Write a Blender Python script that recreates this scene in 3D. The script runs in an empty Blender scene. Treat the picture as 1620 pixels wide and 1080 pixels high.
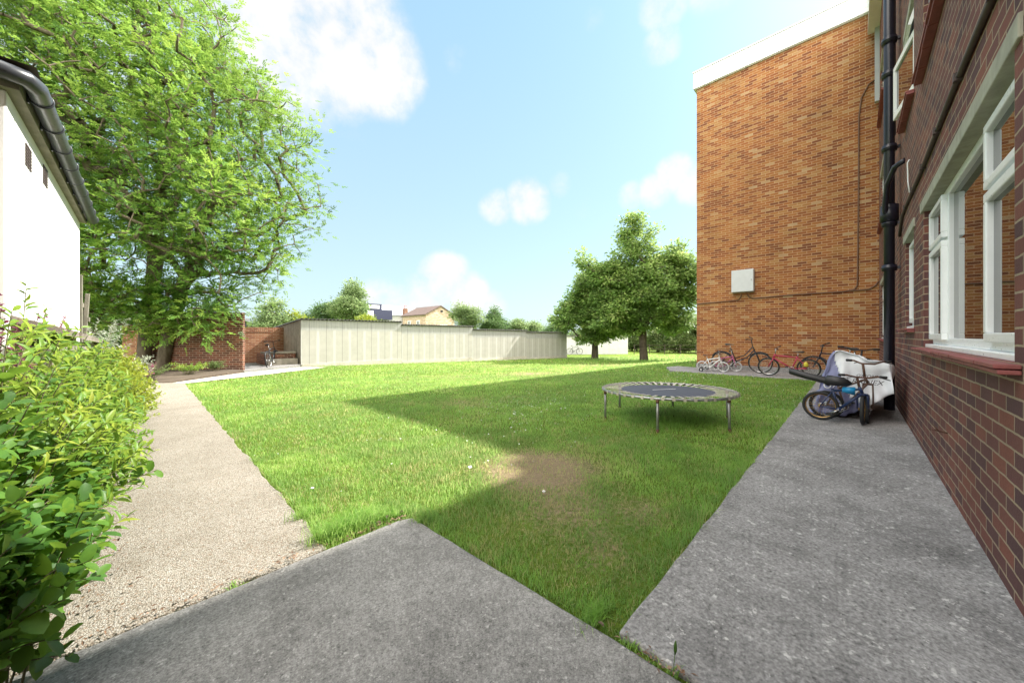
import bpy, math, random
import numpy as np
from mathutils import Vector, Matrix
random.seed(7)
rng = np.random.default_rng(11)
S = bpy.context.scene
C = S.collection
R = math.radians

# ------------------------------------------------------------------ materials
def newmat(name):
    m = bpy.data.materials.new(name); m.use_nodes = True
    nt = m.node_tree; nt.nodes.clear()
    return m, nt, nt.nodes, nt.links
def N(nt, typ, **kw):
    n = nt.nodes.new(typ)
    for k, v in kw.items():
        if k.startswith('i_'):
            key = k[2:]
            key = int(key) if key.isdigit() else key
            n.inputs[key].default_value = v
        else:
            setattr(n, k, v)
    return n
def ramp(nt, stops, interp='LINEAR'):
    n = nt.nodes.new('ShaderNodeValToRGB'); cr = n.color_ramp; cr.interpolation = interp
    while len(cr.elements) < len(stops): cr.elements.new(0.5)
    for e, (p, c) in zip(cr.elements, stops):
        e.position = p; e.color = (*c, 1) if len(c) == 3 else c
    return n
def L(nt, a, b): nt.links.new(a, b)
def noise(nt, vec, scale, detail=4, rough=.55):
    n = N(nt, 'ShaderNodeTexNoise'); n.inputs['Scale'].default_value = scale
    n.inputs['Detail'].default_value = detail; n.inputs['Roughness'].default_value = rough
    if vec is not None: L(nt, vec, n.inputs['Vector'])
    return n
def mix(nt, fac, a, b, mode='MIX'):
    n = N(nt, 'ShaderNodeMix', data_type='RGBA', blend_type=mode)
    for sock, v in ((n.inputs[0], fac), (n.inputs[6], a), (n.inputs[7], b)):
        if hasattr(v, 'is_linked') or isinstance(v, bpy.types.NodeSocket): L(nt, v, sock)
        else: sock.default_value = v if not isinstance(v, tuple) else ((*v, 1) if len(v) == 3 else v)
    return n.outputs[2]
def mth(nt, op, a, b=None, clamp=False):
    n = N(nt, 'ShaderNodeMath', operation=op); n.use_clamp = clamp
    for i, v in enumerate((a, b)):
        if v is None: continue
        if isinstance(v, (int, float)): n.inputs[i].default_value = v
        else: L(nt, v, n.inputs[i])
    return n.outputs[0]
def out(nt, shader):
    o = N(nt, 'ShaderNodeOutputMaterial'); L(nt, shader, o.inputs[0])
def principled(nt, col=None, rough=.6, metal=0., bump=None, bstr=.3, bdist=.01, spec=.5):
    p = N(nt, 'ShaderNodeBsdfPrincipled')
    if isinstance(col, tuple): p.inputs['Base Color'].default_value = (*col, 1)
    elif col is not None: L(nt, col, p.inputs['Base Color'])
    if isinstance(rough, (int, float)): p.inputs['Roughness'].default_value = rough
    else: L(nt, rough, p.inputs['Roughness'])
    p.inputs['Metallic'].default_value = metal
    p.inputs['Specular IOR Level'].default_value = spec
    if bump is not None:
        b = N(nt, 'ShaderNodeBump'); b.inputs['Strength'].default_value = bstr
        b.inputs['Distance'].default_value = bdist
        L(nt, bump, b.inputs['Height']); L(nt, b.outputs[0], p.inputs['Normal'])
    return p.outputs[0]
def wpos(nt):   # object coordinates: every part's local axes
    return N(nt, 'ShaderNodeTexCoord').outputs['Object']

def plain(name, col, rough=.5, metal=0., var=.18, scale=6., spec=.5, bump=0.):
    """one paint or plastic with slight unevenness and grime"""
    m, nt, _, _ = newmat(name)
    p = wpos(nt)
    n = noise(nt, p, scale, 6, .6)
    f = N(nt, 'ShaderNodeMapRange'); L(nt, n.outputs[0], f.inputs[0])
    f.inputs[1].default_value = .3; f.inputs[2].default_value = .7
    dark = tuple(c * (1 - var) for c in col); lite = tuple(min(1, c * (1 + var * .6)) for c in col)
    c = mix(nt, f.outputs[0], dark, lite)
    n2 = noise(nt, p, scale * 9, 3, .6)
    r = N(nt, 'ShaderNodeMapRange'); L(nt, n2.outputs[0], r.inputs[0])
    r.inputs[3].default_value = max(0, rough - .1); r.inputs[4].default_value = min(1, rough + .12)
    out(nt, principled(nt, c, r.outputs[0], metal, n2.outputs[0] if bump else None, bump, .004, spec))
    return m

def brick(name, stops, mortar, bw=.225, bh=.075, ms=.011, bump=.6, scalevar=.25, stain=.0, warp=.003):
    m, nt, _, _ = newmat(name)
    geo = N(nt, 'ShaderNodeNewGeometry'); pos = wpos(nt)
    tc = N(nt, 'ShaderNodeTexCoord')
    sp = N(nt, 'ShaderNodeSeparateXYZ'); L(nt, pos, sp.inputs[0])
    sn = N(nt, 'ShaderNodeSeparateXYZ'); L(nt, tc.outputs['Normal'], sn.inputs[0])
    isx = mth(nt, 'GREATER_THAN', mth(nt, 'ABSOLUTE', sn.outputs[0]), .6)
    u = mth(nt, 'ADD', mth(nt, 'MULTIPLY', sp.outputs[1], isx),
            mth(nt, 'MULTIPLY', sp.outputs[0], mth(nt, 'SUBTRACT', 1, isx)))
    cb = N(nt, 'ShaderNodeCombineXYZ'); L(nt, u, cb.inputs[0]); L(nt, sp.outputs[2], cb.inputs[1])
    wn = noise(nt, pos, 14, 2)
    wv = N(nt, 'ShaderNodeVectorMath', operation='MULTIPLY_ADD')
    sub = N(nt, 'ShaderNodeVectorMath', operation='SUBTRACT'); L(nt, wn.outputs[1], sub.inputs[0]); sub.inputs[1].default_value = (.5, .5, .5)
    L(nt, sub.outputs[0], wv.inputs[0]); wv.inputs[1].default_value = (warp * 3, warp * 3, 0); L(nt, cb.outputs[0], wv.inputs[2])
    b = N(nt, 'ShaderNodeTexBrick'); L(nt, wv.outputs[0], b.inputs['Vector'])
    b.offset = .5; b.squash = 1; b.inputs['Scale'].default_value = 1
    b.inputs['Color1'].default_value = (0, 0, 0, 1); b.inputs['Color2'].default_value = (1, 1, 1, 1)
    b.inputs['Mortar'].default_value = (.5, .5, .5, 1)
    b.inputs['Mortar Size'].default_value = ms / 2; b.inputs['Mortar Smooth'].default_value = .25
    b.inputs['Brick Width'].default_value = bw; b.inputs['Row Height'].default_value = bh; b.inputs['Bias'].default_value = 0
    rp = ramp(nt, stops); L(nt, b.outputs['Color'], rp.inputs[0])
    n1 = noise(nt, pos, 60, 5, .65)
    big = noise(nt, pos, 1.1, 4, .6)
    c = mix(nt, mth(nt, 'MULTIPLY', n1.outputs[0], scalevar * 2), rp.outputs[0], tuple(x * .35 for x in stops[0][1]))
    mcol = mix(nt, noise(nt, pos, 30, 4).outputs[0], tuple(x * .75 for x in mortar), tuple(min(1, x * 1.2) for x in mortar))
    c = mix(nt, b.outputs['Fac'], c, mcol)
    if stain:
        st = ramp(nt, [(.45, (1, 1, 1)), (.7, (1 - stain,) * 3)]); L(nt, big.outputs[0], st.inputs[0])
        c = mix(nt, 1., c, st.outputs[0], 'MULTIPLY')
    h = mth(nt, 'ADD', mth(nt, 'SUBTRACT', 1, b.outputs['Fac']), mth(nt, 'MULTIPLY', n1.outputs[0], .5))
    out(nt, principled(nt, c, .85, 0, h, bump, .008, .3))
    return m

def leafmat(name, stops, trans=.35, rough=.5, spec=.4):
    m, nt, _, _ = newmat(name)
    at = N(nt, 'ShaderNodeAttribute'); at.attribute_name = 'tint'
    rp = ramp(nt, stops); bl = noise(nt, wpos(nt), 55, 3, .6); L(nt, mth(nt, 'ADD', at.outputs['Fac'], mth(nt, 'MULTIPLY', mth(nt, 'SUBTRACT', bl.outputs[0], .5), .35)), rp.inputs[0])
    p = principled(nt, rp.outputs[0], rough, spec=spec)
    t = N(nt, 'ShaderNodeBsdfTranslucent')
    tc = mix(nt, .5, rp.outputs[0], tuple(x for x in stops[-1][1]))
    g = N(nt, 'ShaderNodeHueSaturation'); g.inputs['Value'].default_value = 1.35; L(nt, tc, g.inputs['Color']); L(nt, g.outputs[0], t.inputs[0])
    mx = N(nt, 'ShaderNodeMixShader'); mx.inputs[0].default_value = trans
    L(nt, p, mx.inputs[1]); L(nt, t.outputs[0], mx.inputs[2])
    out(nt, mx.outputs[0]); return m

def bark(name, a, b, scale=9):
    m, nt, _, _ = newmat(name)
    p = wpos(nt); mp = N(nt, 'ShaderNodeMapping'); mp.inputs['Scale'].default_value = (1, 1, .3); L(nt, p, mp.inputs[0])
    n = noise(nt, mp.outputs[0], scale, 8, .65)
    rp = ramp(nt, [(.3, a), (.7, b)]); L(nt, n.outputs[0], rp.inputs[0])
    out(nt, principled(nt, rp.outputs[0], .9, 0, n.outputs[0], .8, .03, .2)); return m

M = {}
M['orange_brick'] = brick('orange stock brick', [(0, (.19, .06, .026)), (.25, (.30, .10, .033)), (.5, (.38, .14, .04)), (.78, (.40, .18, .058)), (.95, (.45, .24, .09)), (1, (.50, .34, .19))], (.50, .35, .21), ms=.012, bump=.5, stain=.2)
M['brown_brick'] = brick('purple brown brick', [(0, (.115, .056, .058)), (.4, (.18, .072, .064)), (.7, (.23, .082, .064)), (1, (.29, .10, .068))], (.37, .275, .19), ms=.012, stain=.25, bump=.9)
M['red_brick'] = brick('red brown brick', [(0, (.12, .05, .035)), (.5, (.22, .08, .05)), (1, (.32, .12, .07))], (.45, .36, .28), stain=.3, ms=.014)
M['soft_brick'] = brick('soft orange brick', [(0, (.3, .12, .07)), (.5, (.42, .19, .10)), (1, (.5, .27, .16))], (.5, .4, .3), ms=.012)
M['yellow_brick'] = brick('yellow london brick', [(0, (.36, .25, .17)), (.5, (.5, .38, .27)), (1, (.6, .5, .4))], (.55, .48, .4), bw=.45, bh=.15, ms=.02)
M['white'] = plain('white upvc', (.86, .87, .88), .3, var=.05)
M['render'] = plain('white render', (.82, .81, .79), .9, var=.06, scale=2, bump=.3)
M['fascia'] = plain('white cladding', (.80, .81, .82), .45, var=.06, scale=3)
M['concrete_lintel'] = plain('concrete lintel', (.36, .34, .27), .9, var=.25, scale=9, bump=.4)
M['tile_red'] = plain('red painted tile', (.26, .07, .065), .55, var=.3, scale=12, bump=.3)
M['black_iron'] = plain('black painted iron', (.012, .012, .022), .32, var=.2)
M['grey_pvc'] = plain('grey gutter plastic', (.06, .065, .075), .3, var=.2, scale=4)
M['box_grey'] = plain('grey painted steel', (.52, .54, .56), .4, var=.06)
M['cable'] = plain('dark cable', (.06, .04, .035), .6)
M['cable_brown'] = plain('brown cable', (.15, .075, .04), .6)
M['timber'] = plain('weathered timber', (.23, .21, .17), .9, var=.35, scale=5, bump=.5)
M['felt'] = plain('mineral roofing felt', (.30, .25, .22), .95, var=.3, scale=30, bump=.5)
M['black_rubber'] = plain('black rubber', (.014, .014, .015), .7)
M['black_plastic'] = plain('black plastic', (.018, .018, .02), .45)
M['steel'] = plain('galvanised steel', (.42, .43, .44), .38, metal=.85, var=.25, scale=10)
M['chrome'] = plain('worn chrome', (.62, .62, .62), .25, metal=1., var=.2)
M['tramp_steel'] = plain('dull galvanised tube', (.33, .33, .33), .45, metal=.7, var=.45, scale=14)
M['rust'] = plain('rusty steel', (.12, .06, .04), .8, metal=.2, var=.4, scale=15)
M['mat'] = plain('faded trampoline mat', (.075, .08, .105), .7, var=.15, scale=3)
M['strap'] = plain('pale strap', (.48, .44, .37), .8, var=.3)
M['glass'] = None
m, nt, _, _ = newmat('dark window glass')
out(nt, principled(nt, (.012, .014, .013), .02, spec=.6)); M['glass'] = m
M['soil'] = plain('dry soil', (.10, .074, .053), .95, var=.4, scale=12, bump=.8)
M['dark_slate'] = plain('dark grey metal cladding', (.05, .055, .07), .5)
M['blue_cladding'] = plain('navy cladding', (.03, .035, .075), .45)
M['roof_tile'] = plain('brown roof tile', (.12, .085, .075), .85, var=.3, scale=4, bump=.4)
M['pale_roof'] = plain('pale grey roof', (.42, .44, .46), .6, var=.1, scale=2)
M['grey_wall'] = plain('grey painted wall', (.5, .5, .5), .8, var=.12, scale=3)

# rough cast concrete slabs
def concrete(name, a, b, speck, sp_scale=260, pebble=0.):
    m, nt, _, _ = newmat(name)
    p = wpos(nt)
    n1 = noise(nt, p, 1.6, 8, .68); n2 = noise(nt, p, 45, 6, .7); n3 = noise(nt, p, 9, 6, .7)
    f = mth(nt, 'ADD', mth(nt, 'MULTIPLY', n1.outputs[0], .62), mth(nt, 'ADD', mth(nt, 'MULTIPLY', n2.outputs[0], .28), mth(nt, 'MULTIPLY', n3.outputs[0], .3)))
    rp = ramp(nt, [(.44, a), (.72, b)]); L(nt, f, rp.inputs[0])
    v = N(nt, 'ShaderNodeTexVoronoi'); v.inputs['Scale'].default_value = sp_scale; L(nt, p, v.inputs['Vector'])
    g1n = noise(nt, p, sp_scale, 3, .6); g2n = noise(nt, p, sp_scale * .55, 4, .7); g3n = noise(nt, p, sp_scale * .3, 4, .7)
    sv = N(nt, 'ShaderNodeSeparateColor'); L(nt, v.outputs['Color'], sv.inputs[0])
    c = rp.outputs[0]
    if pebble:
        pr = ramp(nt, speck, 'LINEAR'); L(nt, sv.outputs[0], pr.inputs[0])
        c = mix(nt, pebble, c, pr.outputs[0])
        edge = ramp(nt, [(.0, (1, 1, 1)), (.55, (1, 1, 1)), (.9, (.42, .38, .33))]); L(nt, mth(nt, 'MULTIPLY', v.outputs['Distance'], 1.15), edge.inputs[0])
        c = mix(nt, .8, c, edge.outputs[0], 'MULTIPLY')
        st = ramp(nt, [(.36, (.88, .87, .85)), (.55, (1, 1, 1)), (.7, (1.06, 1.06, 1.06))]); L(nt, n1.outputs[0], st.inputs[0]); c = mix(nt, 1., c, st.outputs[0], 'MULTIPLY')
        h = mth(nt, 'SUBTRACT', 1, v.outputs['Distance'])
    else:
        grain = ramp(nt, [(.36, (.55, .55, .55)), (.5, (1.03, 1.03, 1.03)), (.64, (1.55, 1.55, 1.55))]); L(nt, mth(nt, 'ADD', mth(nt, 'MULTIPLY', g1n.outputs[0], .5), mth(nt, 'MULTIPLY', g2n.outputs[0], .5)), grain.inputs[0])
        c = mix(nt, 1., c, grain.outputs[0], 'MULTIPLY')
        lite = ramp(nt, [(.60, (0, 0, 0)), (.68, (1, 1, 1))]); L(nt, g3n.outputs[0], lite.inputs[0])
        c = mix(nt, mth(nt, 'MULTIPLY', lite.outputs[0], .75), c, speck[0])
        dk = ramp(nt, [(.0, (1, 1, 1)), (.30, (1, 1, 1)), (.36, (0, 0, 0))]); L(nt, g2n.outputs[0], dk.inputs[0])
        c = mix(nt, mth(nt, 'MULTIPLY', dk.outputs[0], .7), c, speck[1])
        h = mth(nt, 'ADD', mth(nt, 'MULTIPLY', n2.outputs[0], .7), mth(nt, 'MULTIPLY', g2n.outputs[0], .5))
    out(nt, principled(nt, c, .92, 0, h, .7, .006, .25)); return m
M['slab'] = concrete('brushed concrete', (.13, .125, .119), (.29, .28, .268), [(.48, .46, .44), (.045, .043, .04)], 165)
M['path_concrete'] = concrete('exposed concrete', (.125, .12, .118), (.30, .29, .286), [(.6, .58, .56), (.03, .028, .028)], 85)
M['gravel'] = concrete('exposed aggregate', (.22, .195, .16), (.33, .30, .25), [(0, (.18, .145, .11)), (.2, (.27, .24, .195)), (.6, (.32, .295, .255)), (.85, (.42, .405, .375)), (1, (.28, .19, .13))], 150, .75)
M['pale_concrete'] = concrete('pale worn concrete', (.40, .37, .32), (.58, .55, .49), [(.62, .6, .55), (.2, .18, .15)], 120)

# garage panel concrete: cream aggregate panels, paler ribs, grey weathered top band
def garage_mat():
    m, nt, _, _ = newmat('sectional garage concrete')
    p = wpos(nt); sp = N(nt, 'ShaderNodeSeparateXYZ'); L(nt, p, sp.inputs[0])
    n1 = noise(nt, p, 3, 6, .65); n2 = noise(nt, p, 50, 4)
    sc = N(nt, 'ShaderNodeMapping'); sc.inputs['Scale'].default_value = (6, 6, .5); L(nt, p, sc.inputs[0]); streak = noise(nt, sc.outputs[0], 2.2, 5, .65)
    cream = mix(nt, n1.outputs[0], (.36, .35, .325), (.54, .53, .50))
    grey = mix(nt, streak.outputs[0], (.20, .21, .215), (.56, .56, .555))
    band = N(nt, 'ShaderNodeMapRange'); L(nt, mth(nt, 'ADD', sp.outputs[2], mth(nt, 'MULTIPLY', streak.outputs[0], .35)), band.inputs[0])
    band.inputs[1].default_value = 1.68; band.inputs[2].default_value = 1.80
    per = mth(nt, 'PINGPONG', mth(nt, 'ADD', sp.outputs[0], .02), .33)
    jn = mth(nt, 'ADD', per, mth(nt, 'MULTIPLY', n1.outputs[0], .05))
    rib = mth(nt, 'LESS_THAN', mth(nt, 'ADD', per, mth(nt, 'MULTIPLY', streak.outputs[0], .12)), .115)
    ribc = mix(nt, streak.outputs[0], (.42, .42, .405), (.64, .635, .62))
    c = mix(nt, band.outputs[0], mix(nt, rib, cream, ribc), grey)
    low = N(nt, 'ShaderNodeMapRange'); L(nt, sp.outputs[2], low.inputs[0]); low.inputs[1].default_value = .22; low.inputs[2].default_value = .12
    c = mix(nt, mth(nt, 'MULTIPLY', low.outputs[0], .7), c, grey)
    seam = mth(nt, 'GREATER_THAN', per, .321)
    c = mix(nt, mth(nt, 'MULTIPLY', seam, .6), c, (.12, .12, .11))
    out(nt, principled(nt, c, .92, 0, n2.outputs[0], .4, .006, .2)); return m
M['garage'] = garage_mat()
M['asbestos'] = plain('weathered corrugated sheet', (.13, .125, .12), .95, var=.4, scale=5)
M['garage_side'] = plain('grey brown concrete panel', (.33, .29, .24), .92, var=.3, scale=4, bump=.3)
M['white_wall'] = plain('white painted garage', (.62, .62, .63), .8, var=.12, scale=3)

M['ash_leaf'] = leafmat('ash leaf', [(0, (.04, .11, .018)), (.4, (.085, .215, .034)), (.75, (.175, .33, .055)), (1, (.36, .47, .09))], .42)
M['maple_leaf'] = leafmat('maple leaf', [(0, (.06, .13, .026)), (.5, (.155, .285, .058)), (.8, (.28, .41, .10)), (1, (.45, .52, .21))], .36)
M['bg_leaf'] = leafmat('far leaf', [(0, (.08, .14, .05)), (.5, (.16, .25, .09)), (1, (.33, .40, .19))], .42)
M['bg_dark'] = leafmat('far dark leaf', [(0, (.05, .11, .03)), (.5, (.09, .17, .055)), (1, (.18, .26, .10))], .35)
M['hedge_leaf'] = leafmat('hedge leaf', [(0, (.055, .11, .025)), (.6, (.12, .18, .05)), (1, (.25, .28, .11))], .3)
M['shrub_front'] = leafmat('dark round leaf', [(0, (.025, .08, .016)), (.5, (.06, .16, .025)), (.8, (.12, .25, .032)), (1, (.27, .38, .04))], .4, .5, .35)
M['shrub_mid'] = leafmat('lance leaf', [(0, (.045, .12, .02)), (.5, (.125, .265, .034)), (.85, (.28, .38, .045)), (1, (.38, .43, .07))], .45, .45)
M['shrub_far'] = leafmat('lime leaf', [(0, (.10, .16, .018)), (.5, (.22, .29, .025)), (1, (.36, .38, .05))], .38, .45)
M['shrub_grey'] = leafmat('silver leaf', [(0, (.16, .2, .13)), (.6, (.28, .31, .24)), (1, (.45, .46, .38))], .25)
M['purple_leaf'] = leafmat('purple leaf', [(0, (.09, .02, .04)), (.6, (.2, .05, .09)), (1, (.36, .12, .2))], .25)
M['grass_blade'] = leafmat('grass blade', [(0, (.46, .34, .20)), (.18, (.42, .37, .16)), (.3, (.08, .22, .026)), (.6, (.185, .40, .05)), (.88, (.35, .52, .095)), (1, (.56, .62, .27))], .55, .5)
M['bark_ash'] = bark('ash bark', (.075, .06, .042), (.21, .18, .13))
M['bark_dark'] = bark('maple bark', (.05, .04, .03), (.14, .115, .085))
M['stem'] = plain('green brown stem', (.13, .12, .055), .7)
M['dead_leaf'] = leafmat('dead leaf', [(0, (.10, .06, .04)), (.6, (.2, .115, .07)), (1, (.32, .22, .14))], .1)
M['daisy'] = plain('daisy white', (.8, .8, .78), .7)
M['litter'] = plain('white paper litter', (.82, .82, .8), .8)

# ------------------------------------------------------------------ mesh helpers
def tag(o, label=None, cat=None, group=None, kind=None):
    if label: o['label'] = label
    if cat: o['category'] = cat
    if group: o['group'] = group
    if kind: o['kind'] = kind
    return o
def thing(name, label, cat, loc=(0, 0, 0), rot=(0, 0, 0), group=None):
    o = bpy.data.objects.new(name, None); C.objects.link(o); o.empty_display_size = .2
    o.location = loc; o.rotation_euler = rot
    return tag(o, label, cat, group)

class MB:
    def __init__(s): s.v = []; s.f = []; s.sm = []
    def add(s, vs, fs, smooth=False):
        b = len(s.v); s.v += [tuple(p) for p in vs]; s.f += [tuple(i + b for i in f) for f in fs]; s.sm += [smooth] * len(fs)
    def box(s, x0, x1, y0, y1, z0, z1):
        s.add([(x0, y0, z0), (x1, y0, z0), (x1, y1, z0), (x0, y1, z0), (x0, y0, z1), (x1, y0, z1), (x1, y1, z1), (x0, y1, z1)],
              [(3, 2, 1, 0), (4, 5, 6, 7), (0, 1, 5, 4), (1, 2, 6, 5), (2, 3, 7, 6), (3, 0, 4, 7)])
    def obox(s, c, ax, ay, az):   # box from a centre and three half-axis vectors
        c, ax, ay, az = map(Vector, (c, ax, ay, az))
        vs = [c + i * ax + j * ay + k * az for k in (-1, 1) for j in (-1, 1) for i in (-1, 1)]
        s.add(vs, [(0, 2, 3, 1), (4, 5, 7, 6), (0, 1, 5, 4), (1, 3, 7, 5), (3, 2, 6, 7), (2, 0, 4, 6)])
    def tube(s, pts, r, n=8, caps=True, closed=False):
        pts = [Vector(p) for p in pts]; k = len(pts)
        rs = r if isinstance(r, (list, tuple)) else [r] * k
        rings = []; up = None
        for i, p in enumerate(pts):
            a = pts[(i - 1) % k] if (i > 0 or closed) else p
            b = pts[(i + 1) % k] if (i < k - 1 or closed) else p
            t = (b - a).normalized()
            if up is None: up = Vector((0, 0, 1)) if abs(t.z) < .9 else Vector((1, 0, 0))
            u = (up - t * up.dot(t));
            if u.length < 1e-4: u = t.orthogonal()
            u.normalize(); w = t.cross(u); up = u
            rings.append([p + rs[i] * (math.cos(2 * math.pi * j / n) * u + math.sin(2 * math.pi * j / n) * w) for j in range(n)])
        vs = [q for g in rings for q in g]; fs = []
        for i in range(k if closed else k - 1):
            i2 = (i + 1) % k
            for j in range(n):
                fs.append((i * n + j, i * n + (j + 1) % n, i2 * n + (j + 1) % n, i2 * n + j))
        if caps and not closed:
            fs.append(tuple(range(n))[::-1]); fs.append(tuple((k - 1) * n + j for j in range(n)))
        s.add(vs, fs, True)
    def ring(s, c, axis, R_, r, n=40, m=8):
        axis = Vector(axis).normalized(); u = axis.orthogonal().normalized(); w = axis.cross(u); c = Vector(c)
        s.tube([c + R_ * (math.cos(2 * math.pi * i / n) * u + math.sin(2 * math.pi * i / n) * w) for i in range(n)], r, m, closed=True)
    def disc(s, c, axis, r, th, n=24):
        a = Vector(axis).normalized() * th / 2
        s.tube([Vector(c) - a, Vector(c) + a], r, n)
    def prism(s, poly, z0, z1):   # horizontal polygon (ccw) extruded in z
        n = len(poly)
        zt = (lambda x, y: z1) if not callable(z1) else z1
        vs = [(x, y, z0) for x, y in poly] + [(x, y, zt(x, y)) for x, y in poly]
        s.add(vs, [tuple(range(n))[::-1], tuple(range(n, 2 * n))] + [(i, (i + 1) % n, n + (i + 1) % n, n + i) for i in range(n)])
    def build(s, name, mat, parent=None, bevel=0., label=None, off=None):
        me = bpy.data.meshes.new(name)
        o0 = Vector(off) if off is not None else Vector((0, 0, 0))
        me.from_pydata([tuple(Vector(p) - o0) for p in s.v], [], s.f)
        me.polygons.foreach_set('use_smooth', s.sm)
        me.materials.append(mat); me.update()
        o = bpy.data.objects.new(name, me); C.objects.link(o)
        if parent is not None: o.parent = parent
        if bevel:
            b = o.modifiers.new('bevel', 'BEVEL'); b.width = bevel; b.segments = 2; b.limit_method = 'ANGLE'; b.angle_limit = R(40)
        if label: o['label'] = label
        return o

def mesh_np(name, V, F, mat, parent=None, tint=None, smooth=False):
    """mesh from numpy arrays: V (n,3), F (m,3 or 4) """
    me = bpy.data.meshes.new(name); nv = len(V); nf, k = F.shape
    me.vertices.add(nv); me.vertices.foreach_set('co', V.astype(np.float32).ravel())
    me.loops.add(nf * k); me.loops.foreach_set('vertex_index', F.astype(np.int32).ravel())
    me.polygons.add(nf); me.polygons.foreach_set('loop_start', np.arange(0, nf * k, k, dtype=np.int32))
    me.polygons.foreach_set('loop_total', np.full(nf, k, dtype=np.int32))
    if smooth: me.polygons.foreach_set('use_smooth', np.ones(nf, dtype=bool))
    me.update(calc_edges=True)
    if tint is not None:
        a = me.attributes.new('tint', 'FLOAT', 'POINT'); a.data.foreach_set('value', tint.astype(np.float32))
    me.materials.append(mat)
    o = bpy.data.objects.new(name, me); C.objects.link(o)
    if parent is not None: o.parent = parent
    return o

LEAF = {  # templates: verts (u along, v across, w up), triangles
 'rhomb': (np.array([(0, 0, 0), (.45, .5, .10), (1, 0, -.06), (.45, -.5, .10)]), np.array([(0, 2, 1), (0, 3, 2)])),
 'oval': (np.array([(0, 0, 0), (.2, .40, .05), (.52, .50, .06), (.84, .33, .01), (1, 0, -.10), (.84, -.33, .01), (.52, -.50, .06), (.2, -.40, .05), (.3, 0, .0), (.66, 0, -.02)]),
          np.array([(0, 8, 1), (8, 2, 1), (8, 9, 2), (9, 3, 2), (9, 4, 3), (0, 7, 8), (8, 7, 6), (8, 6, 9), (9, 6, 5), (9, 5, 4)])),
 'lance': (np.array([(0, 0, 0), (.3, .46, .10), (.65, .36, .03), (1, 0, -.16), (.65, -.36, .03), (.3, -.46, .10), (.35, 0, 0), (.68, 0, -.04)]),
          np.array([(0, 6, 1), (6, 2, 1), (6, 7, 2), (7, 3, 2), (0, 5, 6), (6, 5, 4), (6, 4, 7), (7, 4, 3)])),
}
def nrm(a): return a / np.maximum(np.linalg.norm(a, axis=1, keepdims=True), 1e-9)
def leaves(name, P, D, U, length, width, tint, mat, parent, kind='rhomb'):
    """P origin, D direction along the leaf, U approximate up side; length, width arrays"""
    T, Fq = LEAF[kind]; n = len(P); k = len(T)
    D = nrm(D); Vd = np.cross(U, D); Vd = nrm(Vd); W = np.cross(D, Vd)
    length = np.broadcast_to(length, n)[:, None, None]; width = np.broadcast_to(width, n)[:, None, None]
    V = P[:, None, :] + length * T[None, :, 0:1] * D[:, None, :] + width * T[None, :, 1:2] * Vd[:, None, :] + length * T[None, :, 2:3] * W[:, None, :]
    F = (np.arange(n)[:, None, None] * k + Fq[None]).reshape(-1, 3)
    return mesh_np(name, V.reshape(-1, 3), F, mat, parent, np.repeat(tint, k))

# ground height: flat by the paths, falling gently towards the garages
def gz(x, y):
    x = np.asarray(x, float); y = np.asarray(y, float)
    t = np.clip((y - 3) / 8, 0, 1); w = t * t * (3 - 2 * t)
    return -w * (.02 + .027 * np.clip(x - .5, 0, 30))
def g1(x, y): return float(gz(x, y))
# ------------------------------------------------------------------ camera, light, sky
THETA = R(43.86); FX = 562.0; H = 1.17
cam = bpy.data.cameras.new('camera'); co = bpy.data.objects.new('camera', cam); C.objects.link(co)
cam.sensor_width = 36; cam.lens = FX / 1620 * 36; cam.shift_y = -10 / 1620
cam.clip_start = .05; cam.clip_end = 3000
co.location = (0, 0, H); co.rotation_euler = (R(90), 0, THETA - R(90))
S.camera = co

SUN = Vector((1.055, -.243, 1.0)).normalized()
sl = bpy.data.lights.new('sun', 'SUN'); so = bpy.data.objects.new('sun', sl); C.objects.link(so)
sl.energy = 3.3; sl.angle = R(.55); sl.color = (1, .95, .86)
so.rotation_euler = SUN.to_track_quat('Z', 'Y').to_euler(); so.location = (20, -6, 30)

w = bpy.data.worlds.new('World'); S.world = w; w.use_nodes = True
nt = w.node_tree; nt.nodes.clear()
sky = N(nt, 'ShaderNodeTexSky', sky_type='NISHITA'); sky.sun_disc = False
sky.sun_elevation = math.asin(SUN.z); sky.sun_rotation = math.atan2(SUN.x, SUN.y)
sky.air_density = 1.0; sky.dust_density = 1.6; sky.ozone_density = 1.2; sky.altitude = 20
geo = N(nt, 'ShaderNodeTexCoord')
dirv = geo.outputs['Generated']
def cdir(px, py):
    t = (px - 810) / FX; u = -(py - 530) / FX; c, s = math.cos(THETA), math.sin(THETA)
    return Vector((c + t * s, s - t * c, u)).normalized()
nz = noise(nt, dirv, 8.5, 8, .6); nz2 = noise(nt, dirv, 24, 7, .65)
# cumulus banks: direction in the sky and angular radius (deg)
CL = [(cdir(*p), r_, a_) for p, r_, a_ in [((450, 10), 10.5, 1), ((535, 62), 8.5, 1), ((595, 105), 6, .95), ((640, 125), 3.2, .7), ((420, 110), 7, .65), ((500, 140), 5, .5), ((1050, 5), 3.0, .62), ((1048, 72), 2.4, .6), ((1130, -35), 3.5, .55), ((940, 30), 1.6, .4),
      ((1068, 275), 2.8, .85), ((1100, 292), 3.0, .85), ((1035, 303), 2.6, .75), ((1000, 310), 2.2, .6), ((835, 318), 3.6, .85), ((785, 328), 2.8, .7), ((885, 293), 2.2, .45), ((930, 330), 2.4, .3),
      ((705, 445), 4.6, 1), ((735, 465), 4.2, .95), ((670, 468), 3.8, .9), ((600, 470), 3.4, .75), ((640, 485), 4, .8), ((775, 485), 3.2, .6), ((560, 185), 4, .32), ((720, 92), 2.0, .4), ((60, -60), 12, .8), ((-300, 200), 14, .8)]]
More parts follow.
